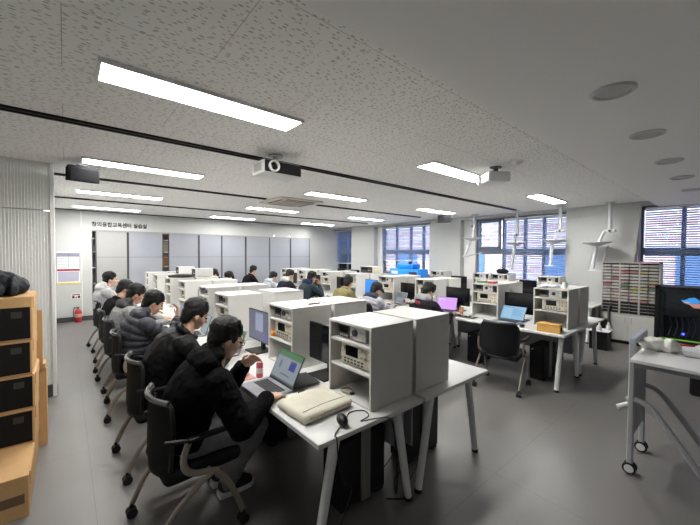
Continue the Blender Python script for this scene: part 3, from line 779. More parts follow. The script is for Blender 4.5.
def person(label, loc, rz, head, pitch=25, hyaw=0, hands=None, vox=.008, jacket=None, jkind='plain', hood=None, trousers=None, hair=HAIR, skin=SKIN, glasses=False, cap=None, shoes=(SHOE, SOLE), hand_dirs=None, hairlen=0, legs=True, footx=.32, footy=(.11, -.11)):
    T = thing('person', label, 'person', loc, rz)
    Hc = Vector(head); HM = Matrix.Translation(Hc) @ Matrix.Rotation(math.radians(hyaw), 4, 'Z') @ Matrix.Rotation(math.radians(pitch), 4, 'Y')
    hip = Vector((-.07, 0, .535))
    N = Hc + Vector((-.055, 0, -.145)) - Vector((.02*math.sin(math.radians(pitch)), 0, 0))
    mid = (hip+N)/2 + Vector((-.045, 0, .02))
    spine = bez([hip, mid, N], 12); ns = len(spine)
    def frame(i):
        t = (spine[min(i+1, ns-1)]-spine[max(i-1, 0)]).normalized(); y = Vector((0, 1, 0)); y = (y-t*y.dot(t)).normalized()
        return t, y.cross(t), y
    TB = [(0, (.105, .15)), (.25, (.10, .14)), (.5, (.108, .152)), (.72, (.112, .165)), (.86, (.095, .15)), (.94, (.065, .095)), (1, (.05, .055))]
    def torso(mb, dr, t0=0, t1=1, puff=0, nseg=8, n=40):
        secs = []
        for k in range(n+1):
            t = t0+(t1-t0)*k/n; i = min(int(t*(ns-1)), ns-2); fr = t*(ns-1)-i
            c = spine[i].lerp(spine[i+1], fr); tt, fw, y = frame(i)
            ru, rv = interp(TB, t); e = dr
            if puff: e += puff*(abs(math.sin(PI*nseg*t))**.6-.5)
            secs.append((c, fw, y, ru+e, rv+e))
        mb.loft(secs, 28)
    i86 = int(.84*(ns-1)); c86 = spine[i86]; t86, f86, y86 = frame(i86)
    sh = {s: c86 + Vector((0, s*.172, 0)) + f86*.005 for s in (1, -1)}
    hands = hands or {1: (.42, .12, .745), -1: (.42, -.12, .745)}
    arms = {}
    for s in (1, -1):
        e, w = ik(sh[s], hands[s], .285, .255, (-.25, s*.55, -.8)); arms[s] = (sh[s], e, w)
    knee = {s: Vector((.37, s*.105, .50)) for s in (1, -1)}; ank = {s: Vector((footx, footy[0 if s > 0 else 1], .095)) for s in (1, -1)}
    hj = {s: Vector((-.03, s*.085, .515)) for s in (1, -1)}
    # body, one continuous surface
    b = MB(); torso(b, 0)
    b.cap(N - (spine[-1]-spine[-3]).normalized()*.02, HM @ Vector((-.018, 0, -.07)), .056, .052)
    b.ell((-.012, 0, .035), (.098, .077, .088), HM); b.ell((.026, 0, -.03), (.064, .062, .088), HM); b.ell((.036, 0, -.088), (.048, .046, .032), HM)
    b.cap(HM @ Vector((.084, 0, .008)), HM @ Vector((.106, 0, -.032)), .008, .014); b.ell((.088, 0, -.068), (.012, .023, .011), HM)
    b.ell((.072, 0, .026), (.022, .05, .013), HM); b.ell((.05, .038, -.035), (.035, .022, .03), HM); b.ell((.05, -.038, -.035), (.035, .022, .03), HM)
    for s in (1, -1): b.ell((-.008, s*.078, -.012), (.020, .011, .034), HM)
    for s in (1, -1):
        a, e, w = arms[s]
        b.cap(a, e, .050, .040); b.cap(e, w, .041, .027)
        d = (w-e).normalized()
        if hand_dirs and s in hand_dirs: d = (Vector(hand_dirs[s][0])).normalized(); nn = Vector(hand_dirs[s][1])
        else:
            d = Vector((d.x, d.y*.6, min(d.z, .0)*.25)).normalized(); nn = Vector((0, 0, -1))
        nn = (nn-d*nn.dot(d)).normalized(); sd = d.cross(nn).normalized()   # sd: side axis
        PM = Matrix((( d.x, sd.x, nn.x, w.x), (d.y, sd.y, nn.y, w.y), (d.z, sd.z, nn.z, w.z), (0, 0, 0, 1)))
        b.ell((.05, 0, .002), (.052, .041, .017), PM); b.cap(w, PM @ Vector((.03, 0, 0)), .026, .024)
        fr = max(.0082, vox*.95)
        inner = 1 if (sd.y*s < 0) else -1      # thumb lies on the inner side
        for k, (off, ln) in enumerate([(-.031, .062), (-.0105, .078), (.0105, .082), (.031, .072)]):
            off = off*inner
            p = PM @ Vector((.085, off, 0)); ang = math.radians(14); pr = p
            for j, (f_, cu) in enumerate([(.45, 18), (.32, 30), (.23, 26)]):
                ang += math.radians(cu)*.75
                nx = pr + (d*math.cos(ang) + nn*math.sin(ang) + sd*off*1.2)*ln*f_
                b.cap(pr, nx, fr*(1-.06*j), fr*(.94-.06*j), 8); pr = nx
        p0 = PM @ Vector((.022, inner*.034, .006)); p1 = PM @ Vector((.058, inner*.060, .014)); p2 = PM @ Vector((.088, inner*.058, .022))
        b.cap(p0, p1, fr*1.35, fr*1.1, 8); b.cap(p1, p2, fr*1.1, fr*.9, 8)
        if legs:
            b.cap(hj[s], knee[s], .078, .056); b.cap(knee[s], ank[s], .054, .036); b.cap(ank[s], ank[s]+Vector((.13, 0, -.05)), .035, .026)
    mesh_obj('body', remesh(b, vox*.85, 2), skin, T)
    # face details
    for s in (1, -1): obj('eye', MB().ell((.083, s*.031, -.002), (.010, .016, .0075), HM, 10, 8), EYE, T, 179)
    obj('lips', MB().ell((.0965, 0, -.068), (.0065, .020, .0065), HM, 10, 8), LIP, T, 179)
    # hair
    h = MB()
    h.ell((-.022, 0, .052), (.106, .090, .088), HM); h.ell((-.062, 0, -.005), (.055, .076, .075), HM); h.ell((-.060, 0, -.050), (.044, .066, .060), HM)
    for s in (1, -1):
        h.ell((-.018, s*.074, .025), (.052, .017, .050), HM); h.cap(HM @ Vector((.03, s*.075, .02)), HM @ Vector((.028, s*.076, -.008)), .011, .006)
        h.cap(HM @ Vector((.088, s*.018, .024)), HM @ Vector((.078, s*.048, .026)), .0055, .004)
    for k in range(9):
        y = -.064+.016*k
        h.cap(HM @ Vector((.015, y*.9, .112)), HM @ Vector((.080-abs(y)*.45, y*1.05, .060-.008*((k*5) % 3))), .020, .009)
    if hairlen: h.ell((-.075, 0, -.05), (.045, .075, .06+hairlen), HM)
    mesh_obj('hair', remesh(h, max(.006, vox*.7), 1, disp=(.0035, 45)), hair, T)
    if cap:
        c = MB(); c.ell((-.014, 0, .062), (.112, .096, .088), HM); c.loft([(HM @ Vector((.05+.032*k, 0, .066-.004*k*k/4)), HM.to_3x3() @ Vector((0, 0, 1)), HM.to_3x3() @ Vector((0, 1, 0)), .007, .075-.008*k*k/3) for k in range(6)], 16)
        mesh_obj('cap', remesh(c, .007, 2), cap, T)
    if glasses:
        g = MB()
        for s in (1, -1):
            ring = [HM @ Vector((.101, s*.034+.023*math.cos(a*PI/8), -.002+.018*math.sin(a*PI/8))) for a in range(17)]
            g.tube(ring, .0022, 6, cap=False)
            g.tube([HM @ Vector((.099, s*.056, .003)), HM @ Vector((.07, s*.074, .004)), HM @ Vector((-.01, s*.084, .004))], .0024, 6)
        g.tube([HM @ Vector((.102, .011, .002)), HM @ Vector((.106, 0, .005)), HM @ Vector((.102, -.011, .002))], .0022, 6)
        obj('glasses', g, mat('glasses_wire', (.05, .03, .025), .3), T)
    # jacket
    j = MB(); pf = .022 if jkind == 'puffer' else 0
    dr = {'puffer': .050, 'fleece': .046, 'plain': .042}[jkind]
    torso(j, dr, .02, .93, pf, 7, 56)
    for s in (1, -1):
        a, e, w = arms[s]
        d = (w-e).normalized(); we = w - d*.028
        R0, R1, R2 = {'puffer': (.086, .072, .050), 'fleece': (.084, .074, .054), 'plain': (.084, .068, .046)}[jkind]
        j.ell(a + Vector((0, -s*.01, 0)), (R0*1.02, R0*1.0, R0*1.02))
        if jkind == 'puffer':
            for (p, q_, r0, r1, nn_) in ((a, e, R0, R1, 4), (e, we, R1, R2, 4)):
                for k in range(nn_):
                    c = p.lerp(q_, (k+.5)/nn_); u = (q_-p).normalized(); r_ = lerp(r0, r1, (k+.5)/nn_)
                    rot = u.to_track_quat('Z', 'Y').to_matrix().to_4x4()
                    j.ell((0, 0, 0), (r_, r_, (q_-p).length/nn_*.78), Matrix.Translation(c) @ rot, 16, 10)
                j.cap(p, q_, r0*.8, r1*.8)
        else:
            j.cap(a, e, R0, R1, 18); j.cap(e, we, R1, R2, 18)
            mdl = e.lerp(we, .75); j.ell(mdl, (R2*1.12,)*3)
    # collar / hood at the back of the neck
    tt, fw, yv = frame(ns-2)
    ring = [N - tt*.0 + fw*(.072*math.cos(k*PI/8)-.006) + yv*.080*math.sin(k*PI/8) for k in range(17)]
    j.tube(ring, .030 if jkind != 'plain' else .027, 10, cap=False)
    disp = {'fleece': (.0055, 22), 'puffer': (.006, 16), 'plain': (.008, 13)}[jkind]
    mesh_obj('jacket', remesh(j, vox, 2 if jkind == 'puffer' else 3, disp=disp), jacket, T)
    if hood:
        hd = MB(); c0 = N - fw*.070 + tt*.0
        hd.ell(c0 - tt*.02 - fw*.01, (.085, .160, .080)); hd.ell(c0 + tt*.045 + fw*.015, (.055, .125, .05))
        for s in (1, -1): hd.cap(c0 + yv*s*.08 + tt*.03, N + yv*s*.075 + fw*.06 - tt*.05, .042, .030)
        mesh_obj('hood', remesh(hd, vox, 3, disp=(.009, 18)), hood, T)
    if legs:
        tr = MB(); tr.ell((-.07, 0, .545), (.135, .185, .10))
        for s in (1, -1):
            tr.cap(hj[s], knee[s], .098, .075, 18); tr.cap(knee[s], ank[s]+Vector((0, 0, -.01)), .074, .060, 18)
        mesh_obj('trousers', remesh(tr, vox, 4, disp=(.009, 12)), trousers or DEN, T)
        for s in (1, -1):
            a = ank[s]; m = MB()
            m.ell(a+Vector((-.005, 0, -.02)), (.062, .048, .058)); m.cap(a+Vector((.02, 0, -.03)), a+Vector((.14, 0, -.052)), .050, .038); m.ell(a+Vector((.07, 0, -.03)), (.08, .046, .04))
            o_ = mesh_obj('shoe', remesh(m, .007, 2), shoes[0], T)
            so_ = MB(); so_.prism([(a.x-.065, a.y-.03), (a.x-.05, a.y-.042), (a.x+.06, a.y-.046), (a.x+.15, a.y-.042), (a.x+.185, a.y-.015), (a.x+.185, a.y+.015), (a.x+.15, a.y+.042), (a.x+.06, a.y+.046), (a.x-.05, a.y+.042), (a.x-.065, a.y+.03)], (.002, .032))
            obj('sole', so_, shoes[1], o_)
    return T, HM, N

DEN = mat('trouser_dark', (.022, .022, .026), .85, bump=.2, bscale=120)
def cloth(n, c, v=.08): return mat(n, c, .85, bump=.25, bscale=140, vary=v, vscale=14, spec=.05)
CHX = .60
LP = [
 dict(y=2.20, head=(.17, -.10, 1.115), lab='person with glasses in a black fleece jacket and grey trousers at the nearest laptop', jkind='fleece', jacket=cloth('fleece_black', (.0045, .0045, .005)), hood=cloth('fleece_black', ()) if False else MATS.get('fleece_black'), trousers=cloth('trouser_grey', (.19, .19, .20)), glasses=True, pitch=22, hyaw=-4, vox=.006, skin=SKIN2,
      hands={-1: (.37, -.27, .742), 1: (.31, -.02, .89)}, footx=.23, footy=(.20, .06), hand_dirs={-1: ((1, .25, -.12), (0, 0, -1)), 1: ((.55, -.5, .55), (-.5, -.3, -.5))}),
 dict(y=3.08, head=(.24, -.08, 1.13), lab='person in a glossy black jacket with short hair, second on the left', jkind='plain', jacket=mat('nylon_black', (.005, .005, .0055), .55, bump=.2, bscale=60, spec=.15), pitch=28, vox=.007, skin=SKIN,
      hands={-1: (.47, -.24, .80), 1: (.44, .08, .745)}, hand_dirs={-1: ((.7, .5, .25), (-.2, .5, -.7))}),
 dict(y=4.20, head=(.14, 0, 1.10), lab='person in a slate grey puffer jacket with hand at the face, third on the left', jkind='puffer', jacket=mat('puffer_slate', (.032, .034, .046), .55, vary=.05, spec=.3), hood=True, pitch=30, vox=.008, skin=SKIN,
      hands={-1: (.36, -.06, .93), 1: (.40, .16, .745)}, hand_dirs={-1: ((.1, .2, 1), (-1, 0, .1))}),
 dict(y=5.08, head=(.10, 0, 1.115), lab='person with dark hair in a pale grey jacket, behind the slate puffer jacket', jkind='plain', jacket=cloth('jacket_pale_grey', (.24, .24, .24)), hood=mat('hood_dark', (.02, .02, .022), .8), pitch=28, vox=.009),
 dict(y=5.95, head=(.08, 0, 1.11), lab='person in a black jacket, fifth from the camera on the left', jkind='plain', jacket=cloth('jacket_black_two', (.012, .012, .013)), pitch=30, vox=.009),
 dict(y=7.15, head=(.0, 0, 1.185), lab='person in a light grey hooded sweatshirt resting chin on hand, farthest on the left', jkind='plain', jacket=cloth('hoodie_light', (.38, .38, .385)), hood=True, pitch=5, hyaw=-5, vox=.009, skin=SKIN2,
      hands={-1: (.20, -.03, 1.02), 1: (.36, .12, .745)}, hand_dirs={-1: ((-.2, .2, 1), (-1, 0, .1))}),
]
k = 0
CHR = None
CHLAB = ['nearest the camera', 'second from the camera', 'third from the camera', 'fourth from the camera', 'fifth from the camera', 'sixth from the camera']
for k, p in enumerate(LP):
    jk = p['jacket']
    if p.get('hood') is True: p['hood'] = jk
    kw = {a: b for a, b in p.items() if a not in ('y', 'lab', 'head')}
    person(p['lab'], (CHX, p['y'], 0), 0, p['head'], **kw)
    lab = 'black office chair on casters under a seated student, left row, ' + CHLAB[k]
    yy = p['y'] + (0 if k else 0)
    if CHR is None: CHR = make_chair(lab, (CHX-.025, yy, 0), math.radians(3))
    else: dup(CHR, lab, (CHX-.025, yy, 0), math.radians([0, 2, -4, 3, -3, 4][k]))
RX = 4.05
RP = [
 dict(y=3.14, x=4.05, head=(.21, 0, 1.083), lab='person in a dark varsity jacket with grey hood at the pink laptop screen', jkind='plain', jacket=cloth('varsity_dark', (.016, .014, .018)), hood=cloth('hood_grey', (.26, .26, .27)), pitch=35, hyaw=-15, hands={-1: (.40, -.28, .745), 1: (.42, .12, .745)}),
 dict(y=4.16, x=4.02, head=(.12, 0, 1.02), lab='person in black cap and pale grey puffer jacket, bent over the desk', jkind='puffer', jacket=mat('puffer_pale', (.30, .30, .345), .5, vary=.05), hood=mat('hood_navy', (.012, .016, .04), .8), pitch=32, cap=mat('cap_black', (.010, .010, .012), .8)),
 dict(y=5.04, x=4.06, head=(.18, 0, 1.09), lab='person in a khaki green jacket before the bright blue monitor', jkind='plain', jacket=cloth('jacket_khaki', (.19, .165, .075)), pitch=25, hyaw=25),
 dict(y=6.25, x=4.02, head=(.18, 0, 1.124), lab='person in a dark teal jacket with navy hood, hand at mouth, middle row', jkind='plain', jacket=cloth('jacket_teal', (.035, .05, .06)), hood=cloth('hood_navy_two', (.02, .028, .06)), pitch=20, hands={-1: (.34, -.05, .95), 1: (.42, .12, .745)}, hand_dirs={-1: ((-.1, .2, 1), (-1, 0, .1))}),
 dict(y=7.13, x=4.0, head=(.15, 0, 1.13), lab='person in a dark jacket with a light hood collar, middle row', jkind='plain', jacket=cloth('jacket_ink', (.016, .018, .026)), hood=cloth('hood_light', (.42, .40, .38)), pitch=28),
 dict(y=7.92, x=3.98, head=(.14, 0, 1.04), lab='person in a light blue grey hoodie leaning forward, far middle row', jkind='plain', jacket=cloth('hoodie_bluegrey', (.36, .38, .42)), hood=True, pitch=28),
 dict(y=9.08, x=3.95, head=(.15, 0, 1.165), lab='person in a black jacket, farthest in the middle row, before the cabinet doors', jkind='plain', jacket=cloth('jacket_black_three', (.010, .010, .011)), pitch=18),
]
for k, p in enumerate(RP):
    jk = p['jacket']
    if p.get('hood') is True: p['hood'] = jk
    kw = {a: b for a, b in p.items() if a not in ('y', 'x', 'lab', 'head')}
    T, HM, N = person(p['lab'], (p['x'], p['y'], 0), 0, p['head'], vox=.010, **kw)
    if k == 0:
        MAR = mat('print_maroon', (.35, .03, .04), .7); q = MB(); q2 = MB()
        CRM = mat('print_cream', (.6, .58, .52), .7)
        for j_ in range(7):
            a_ = -.14 + j_*.045; z_ = .93 + .008*(j_ % 3)
            q_ = MB().box((-.215, a_, z_), (-.17, a_+.020, z_+.042), .004).box((-.216, a_, z_+.030), (-.17, a_+.032, z_+.040), .003)
            obj('chenille_letter', q_, MAR if j_ in (0, 1, 6) else CRM, T)
    dup(CHR, 'black office chair on casters under a seated student, middle row, %s from the camera' % ORD[k+1], (p['x']-.02, p['y'], 0), math.radians([2, -3, 4, -2, 3, 0, 2][k]))
dup(CHR, 'empty black office chair facing the light blue laptop, front of the middle row', (4.19, 1.95, 0), math.radians(10))
for k, (y, hz, hx, lab) in enumerate([(7.68, 1.098, .15, 'person with black hair just showing over the left row cubbies, nearer of two'), (8.7, 1.115, .15, 'person with dark brown hair showing over the far left row cubbies')]):
    person(lab, (3.02, y, 0), PI, (hx, 0, hz), vox=.011, jkind='plain', jacket=cloth('jacket_hidden', (.02, .02, .022)), pitch=28, hair=HAIRB if k else HAIR)
    dup(CHR, 'black office chair behind the left row cubbies under a half hidden student, %s' % ['nearer', 'farther'][k], (3.04, y, 0), PI)

# lettering patch on the varsity jacket hung on the nearest middle-row chair
# ------------------------------------------------------------------ small things on the left desks
def pouch():
    t = thing('laptop_pouch', 'beige fabric laptop pouch lying at the near left desk corner', 'pouch', (1.165, 1.70, ZD), math.radians(3))
    m = MB().box((-.185, -.155, .0), (.185, .155, .05), .022, seg=3)
    me = remesh(m, .006, 4, disp=(.006, 9))
    for v in me.vertices: v.co.z = max(v.co.z, .001)
    F_ = mat('canvas_beige', (.60, .57, .47), .9, bump=.5, bscale=350, vary=.06, vscale=12)
    mesh_obj('body', me, F_, t)
    obj('zip', MB().tube(bez([(-.15, -.160, .036), (0, -.164, .040), (.15, -.160, .036), (.185, -.13, .036)]), .004, 6), mat('zip_brown', (.30, .25, .17), .6), t)
    obj('seam', MB().tube(bez([(-.16, -.10, .0545), (0, -.095, .058), (.16, -.10, .0545)]), .002, 6), MATS['zip_brown'], t)
pouch()
def sweep(name, pts, r, m, label, cat, n=8): return sm1(name, MB().tube(bez(pts, 8), r, n), m, label, cat)
ms = thing('computer_mouse', 'small black mouse beside the beige pouch at the desk end', 'mouse', (1.16, 1.425, ZD), math.radians(70))
obj('shell', remesh(MB().ell((0, 0, .004), (.052, .030, .030)), .004, 1), BLACK, ms); ms.children[0].data.transform(Matrix.Translation((0, 0, .026)))
obj('wheel', MB().cyl((.028, -.004, .048), (.028, .004, .048), .009, n=12), GREYI, ms)
sweep('mouse_cable', [(1.12, 1.40, .706), (1.06, 1.36, .705), (1.045, 1.325, .70), (1.05, 1.315, .58), (1.09, 1.318, .46), (1.14, 1.318, .40), (1.05, 1.318, .20), (1.03, 1.32, .02)], .0035, BLACK, 'thin black cable hanging from the near desk edge to the floor', 'cable')
sweep('charger_cable', [(1.20, 1.44, .706), (1.28, 1.50, .705), (1.36, 1.47, .705), (1.34, 1.40, .705), (1.26, 1.38, .706), (1.36, 1.345, .705), (1.44, 1.318, .68), (1.47, 1.315, .50), (1.38, 1.318, .42), (1.28, 1.316, .40)], .003, BLACK, 'thin black looped cable lying by the nearest cubby', 'cable')
sweep('floor_cable', [(1.72, 1.55, .50), (1.73, 1.52, .20), (1.70, 1.50, .02), (1.82, 1.62, .012), (1.98, 1.66, .012), (2.02, 1.72, .10), (2.0, 1.74, .40)], .006, BLACK, 'black cable looping over the floor between the near left desks', 'cable')
sweep('power_cord', [(1.60, 1.50, .03), (1.72, 1.44, .012), (1.80, 1.50, .012), (1.92, 1.55, .012), (2.05, 1.60, .012)], .006, BLACK, 'black power cord on the floor under the near left desks', 'cable')
ad = thing('usb_adapter', 'small black adapter block between laptop and beige pouch', 'adapter', (1.215, 1.925, ZD)); obj('body', MB().box((-.025, -.018, 0), (.025, .018, .014), .003), BLACK, ad); obj('plug', MB().box((.025, -.007, .004), (.042, .007, .010)), STEEL, ad)
fo = thing('laptop_stand', 'dark grey folded stand lying behind the nearest laptop', 'laptop stand', (1.315, 2.10, ZD), math.radians(-8))
obj('plate', MB().box((-.10, -.12, .012), (.10, .12, .022), .003), DARK, fo); obj('prop', MB().box((-.05, -.09, 0), (.07, .09, .012), .003), DARK, fo); obj('lip', MB().box((-.108, -.10, .01), (-.098, .10, .032), .002), DARK, fo)
cn = thing('drink_can', 'red and white drink can behind the nearest laptop', 'can', (1.125, 2.385, ZD))
obj('can_body', MB().lathe([(.022, 0), (.026, .006), (.026, .105), (.022, .115), (.021, .118), (.001, .117)]), mat('can_pink', (.55, .10, .12), .35, .2), cn)
obj('label_band', MB().lathe([(.0262, .035), (.0266, .036), (.0266, .075), (.0262, .076)]), mat('can_white', (.6, .5, .5), .4), cn); obj('pull_tab', MB().box((-.012, -.005, .1175), (.008, .005, .1195), .001), STEEL, cn)
bn = thing('steamed_bun', 'pale round bun on a pink wrapper beside the drink can', 'bun', (1.03, 2.47, ZD)); mesh_obj('bun', remesh(MB().ell((0, 0, .030), (.048, .048, .034)), .005, 2, disp=(.004, 20)), mat('bun_cream', (.66, .60, .50), .8), bn)
for v in bn.children[0].data.vertices: v.co.z = max(v.co.z, .008)
wr = sm1('wrapper', MB().box((-.075, -.06, 0), (.075, .06, .007), .003), mat('wrapper_pink', (.62, .30, .30), .5), 'pink wrapper flat on the desk beneath the pale bun', 'wrapper'); wr.location = (1.02, 2.44, ZD)
tg = thing('mandarin', 'small orange fruit on the shelf of the second left row cubby', 'fruit', (1.415, 2.716, ZD+.213)); obj('flesh', MB().ell((0, 0, .024), (.027, .027, .024)), mat('orange_peel', (.75, .25, .02), .5, bump=.3, bscale=300), tg); obj('stem', MB().cyl((0, 0, .046), (0, 0, .051), .004), mat('stem_green', (.08, .14, .03), .7), tg)
cab = thing('coiled_cable', 'small beige cable coil on the nearest cubby floor', 'cable', (1.45, 1.73, ZD+.012))
obj('coil', MB().tube([(.035*math.cos(a*.5)*(1+.1*math.sin(a)), .05*math.sin(a*.5), .006+.003*(a % 3)) for a in range(40)], .004, 6), mat('cable_beige', (.40, .34, .24), .6), cab); obj('plug', MB().box((-.02, -.07, .002), (.01, -.045, .016), .003), BLACK, cab)
# on the cubby tops
zt = ZD+CH
for k, (x, y, r_) in enumerate([(2.02, 2.56, 4), (1.93, 2.62, -8)]):
    p = sm1('paper_sheet', MB().box((-.105, -.148, 0), (.105, .148, .0015)), PAPER, ['white paper sheet lying on top of the second left row cubbies', 'white paper sheet under the other one on the second cubbies'][k], 'paper', 'papers on the cubby top', 0); p.location = (x, y, zt+(.0018 if k == 0 else 0)); p.rotation_euler.z = math.radians(r_)
pn = thing('ballpoint_pen', 'dark pen lying by the papers on the second left row cubbies', 'pen', (1.66, 2.43, zt)); obj('barrel', MB().cyl((-.06, 0, .006), (.06, .01, .006), .005, n=10), DARK, pn); obj('tip', MB().cyl((.06, .01, .006), (.075, .0125, .006), .005, .001, n=10), STEEL, pn)
hp = sm1('black_hoop', MB().tube([(.185*math.cos(a*PI/20), .185*math.sin(a*PI/20), .022) for a in range(41)], .021, 10, cap=False), BLACK, 'black ring lying flat on top of a left row cubby', 'ring'); hp.location = (1.60, 6.64, zt)
def bench_box(label, loc, w, d, h, name='bench_power_supply', rz=0, m=None):
    t = thing(name, label, 'instrument', loc, rz)
    obj('case', MB().box((-d/2, -w/2, .006), (d/2, w/2, h), .006), m or mat('instrument_white', (.6, .6, .58), .4), t)
    obj('front_panel', MB().box((-d/2-.004, -w/2+.006, .01), (-d/2+.002, w/2-.006, h-.006), .002), DARK, t)
    obj('display', MB().box((-d/2-.006, -w*.1, h*.5), (-d/2-.003, w*.4, h*.85)), SCRD, t, 0)
    for q_ in (-.36, -.22): obj('knob', MB().cyl((-d/2-.003, w*q_, h*.4), (-d/2-.018, w*q_, h*.4), .012, n=12), GREYI, t)
    for q_ in (-.35, .35): obj('foot', MB().box((-d*.4, w*q_-.01, 0), (d*.4, w*q_+.01, .007)), RUBBER, t, 0)
    return t
bench_box('white box instrument with dark front on the left row, beside the black ring', (1.98, 6.64, zt), .22, .32, .15)
bench_box('white box instrument with dark front on the far left row cubbies', (1.96, 7.74, zt), .22, .32, .15)
bench_box('cream instrument on top of the middle row cubbies before the window', (5.50, 5.71, zt), .40, .30, .15, m=CREAM)

# middle row small things
tb = thing('tan_box', 'tan cardboard box on the near end of the middle desk row', 'box', (4.56, 1.545, ZD), math.radians(4))
obj('body', MB().box((-.065, -.125, 0), (.065, .125, .10), .002), ORANGEB, tb); obj('lid', MB().box((-.067, -.127, .075), (.067, .127, .104), .002), ORANGEB, tb); obj('end_label', MB().box((-.04, -.1285, .02), (.04, -.1265, .07)), CARDD, tb, 0)
pl = MB()
for k in range(7): pl.ell((.05*math.cos(k*2.4), .085*math.sin(k*1.7), .024), (.045+.01*(k % 3), .04, .022+.006*(k % 2)))
bagw = thing('plastic_bag', 'crumpled white plastic bag on the nearest middle row cubby', 'bag', (4.98, 1.70, zt)); mesh_obj('bag_body', remesh(pl, .007, 1, disp=(.012, 24)), mat('plastic_white', (.62, .62, .68), .35), bagw)
for v in bagw.children[0].data.vertices: v.co.z = max(v.co.z, .001)
cu_ = thing('paper_cup', 'white paper cup on the nearest middle row cubby', 'cup', (5.0, 1.52, zt)); obj('cup_wall', MB().lathe([(.025, 0), (.035, .085), (.037, .087), (.033, .083), (.024, .004), (.001, .004)]), PAPER, cu_)
for k, (x, y, c, lab) in enumerate([(5.0, 2.50, (.40, .05, .06), 'small red parts box on the second middle row cubby'), (4.98, 2.66, (.10, .22, .12), 'small green parts box on the second middle row cubby')]):
    b = thing('parts_box', lab, 'box', (x, y, zt)); obj('tray', MB().box((-.05, -.06, 0), (.05, .06, .035), .003), mat('parts_%d' % k, c, .5), b); obj('lid', MB().box((-.052, -.062, .035), (.052, .062, .042), .002), TRIMW, b)
cbx = thing('circuit_board', 'green circuit board with wires on the desk below the second middle cubby', 'circuit board', (4.62, 2.72, ZD))
obj('board', MB().box((-.07, -.16, .006), (.07, .16, .009)), mat('pcb_dark', (.02, .04, .03), .4), cbx, 0)
for k in range(6): obj('chip', MB().box((-.04+.05*(k % 2), -.13+.05*k, .009), (-.01+.05*(k % 2), -.10+.05*k, .022)), BLACK if k % 3 else TRIMW, cbx, 0)
for q_ in (-1, 1): obj('wire', MB().tube(bez([(-.05, q_*.1, .012), (.02, q_*.06, .05), (.06, q_*.12, .04), (.05, q_*.02, .012)]), .003, 6), RED if q_ > 0 else BLACK, cbx)
ms2 = thing('computer_mouse', 'black mouse on the middle row desk right of the light blue laptop', 'mouse', (4.58, 1.88, ZD)); obj('shell', MB().ell((0, 0, .018), (.05, .03, .018)), BLACK, ms2); obj('wheel', MB().cyl((-.02, -.004, .033), (-.02, .004, .033), .008, n=10), GREYI, ms2)
cf = thing('paper_cup', 'brown paper cup on the desk by the pink laptop screen', 'cup', (4.86, 2.94, ZD)); obj('cup_wall', MB().lathe([(.027, 0), (.038, .095), (.040, .097), (.036, .093), (.026, .004), (.001, .004)]), mat('cup_brown', (.35, .16, .10), .6), cf); obj('sleeve', MB().lathe([(.0325, .03), (.034, .03), (.037, .07), (.0358, .07)]), CARD, cf)

# blue machine on the window desks
bl = thing('blue_machine', 'large bright blue stepped machine on the desk before the second window', 'machine', (7.76, 6.45, ZD))
obj('housing', MB().box((-.22, -.55, .02), (.22, .55, .52), .03, seg=2), BLUEP, bl); obj('upper_block', MB().box((-.18, -.30, .52), (.18, .30, .66), .03, seg=2), BLUEP, bl)
obj('control_knob', MB().cyl((0, -.05, .66), (0, -.05, .72), .05, .045), BLACK, bl); obj('name_plate', MB().box((-.226, .22, .36), (-.219, .48, .45), .002), PAPER, bl)
obj('dark_gauge', MB().box((-.235, -.48, .25), (-.219, -.20, .44), .01), mat('gauge_dark', (.04, .03, .05), .4), bl)
for a, b in ((-.2, -.5), (-.2, .5), (.2, -.5), (.2, .5)): obj('foot', MB().cyl((a, b, 0), (a, b, .022), .025), RUBBER, bl)
bg_ = thing('black_bag', 'small black bag lying on a window-side cubby', 'bag', (7.76, 3.64, zt)); mesh_obj('bag_body', remesh(MB().ell((0, 0, .05), (.10, .14, .05)).ell((.0, .06, .07), (.07, .08, .05)), .01, 2, disp=(.02, 12)), BLACKM, bg_); obj('strap', MB().tube(bez([(-.05, -.08, .09), (-.02, 0, .14), (-.03, .09, .10)]), .008, 8), BLACK, bg_)
for v in bg_.children[0].data.vertices: v.co.z = max(v.co.z, .001)

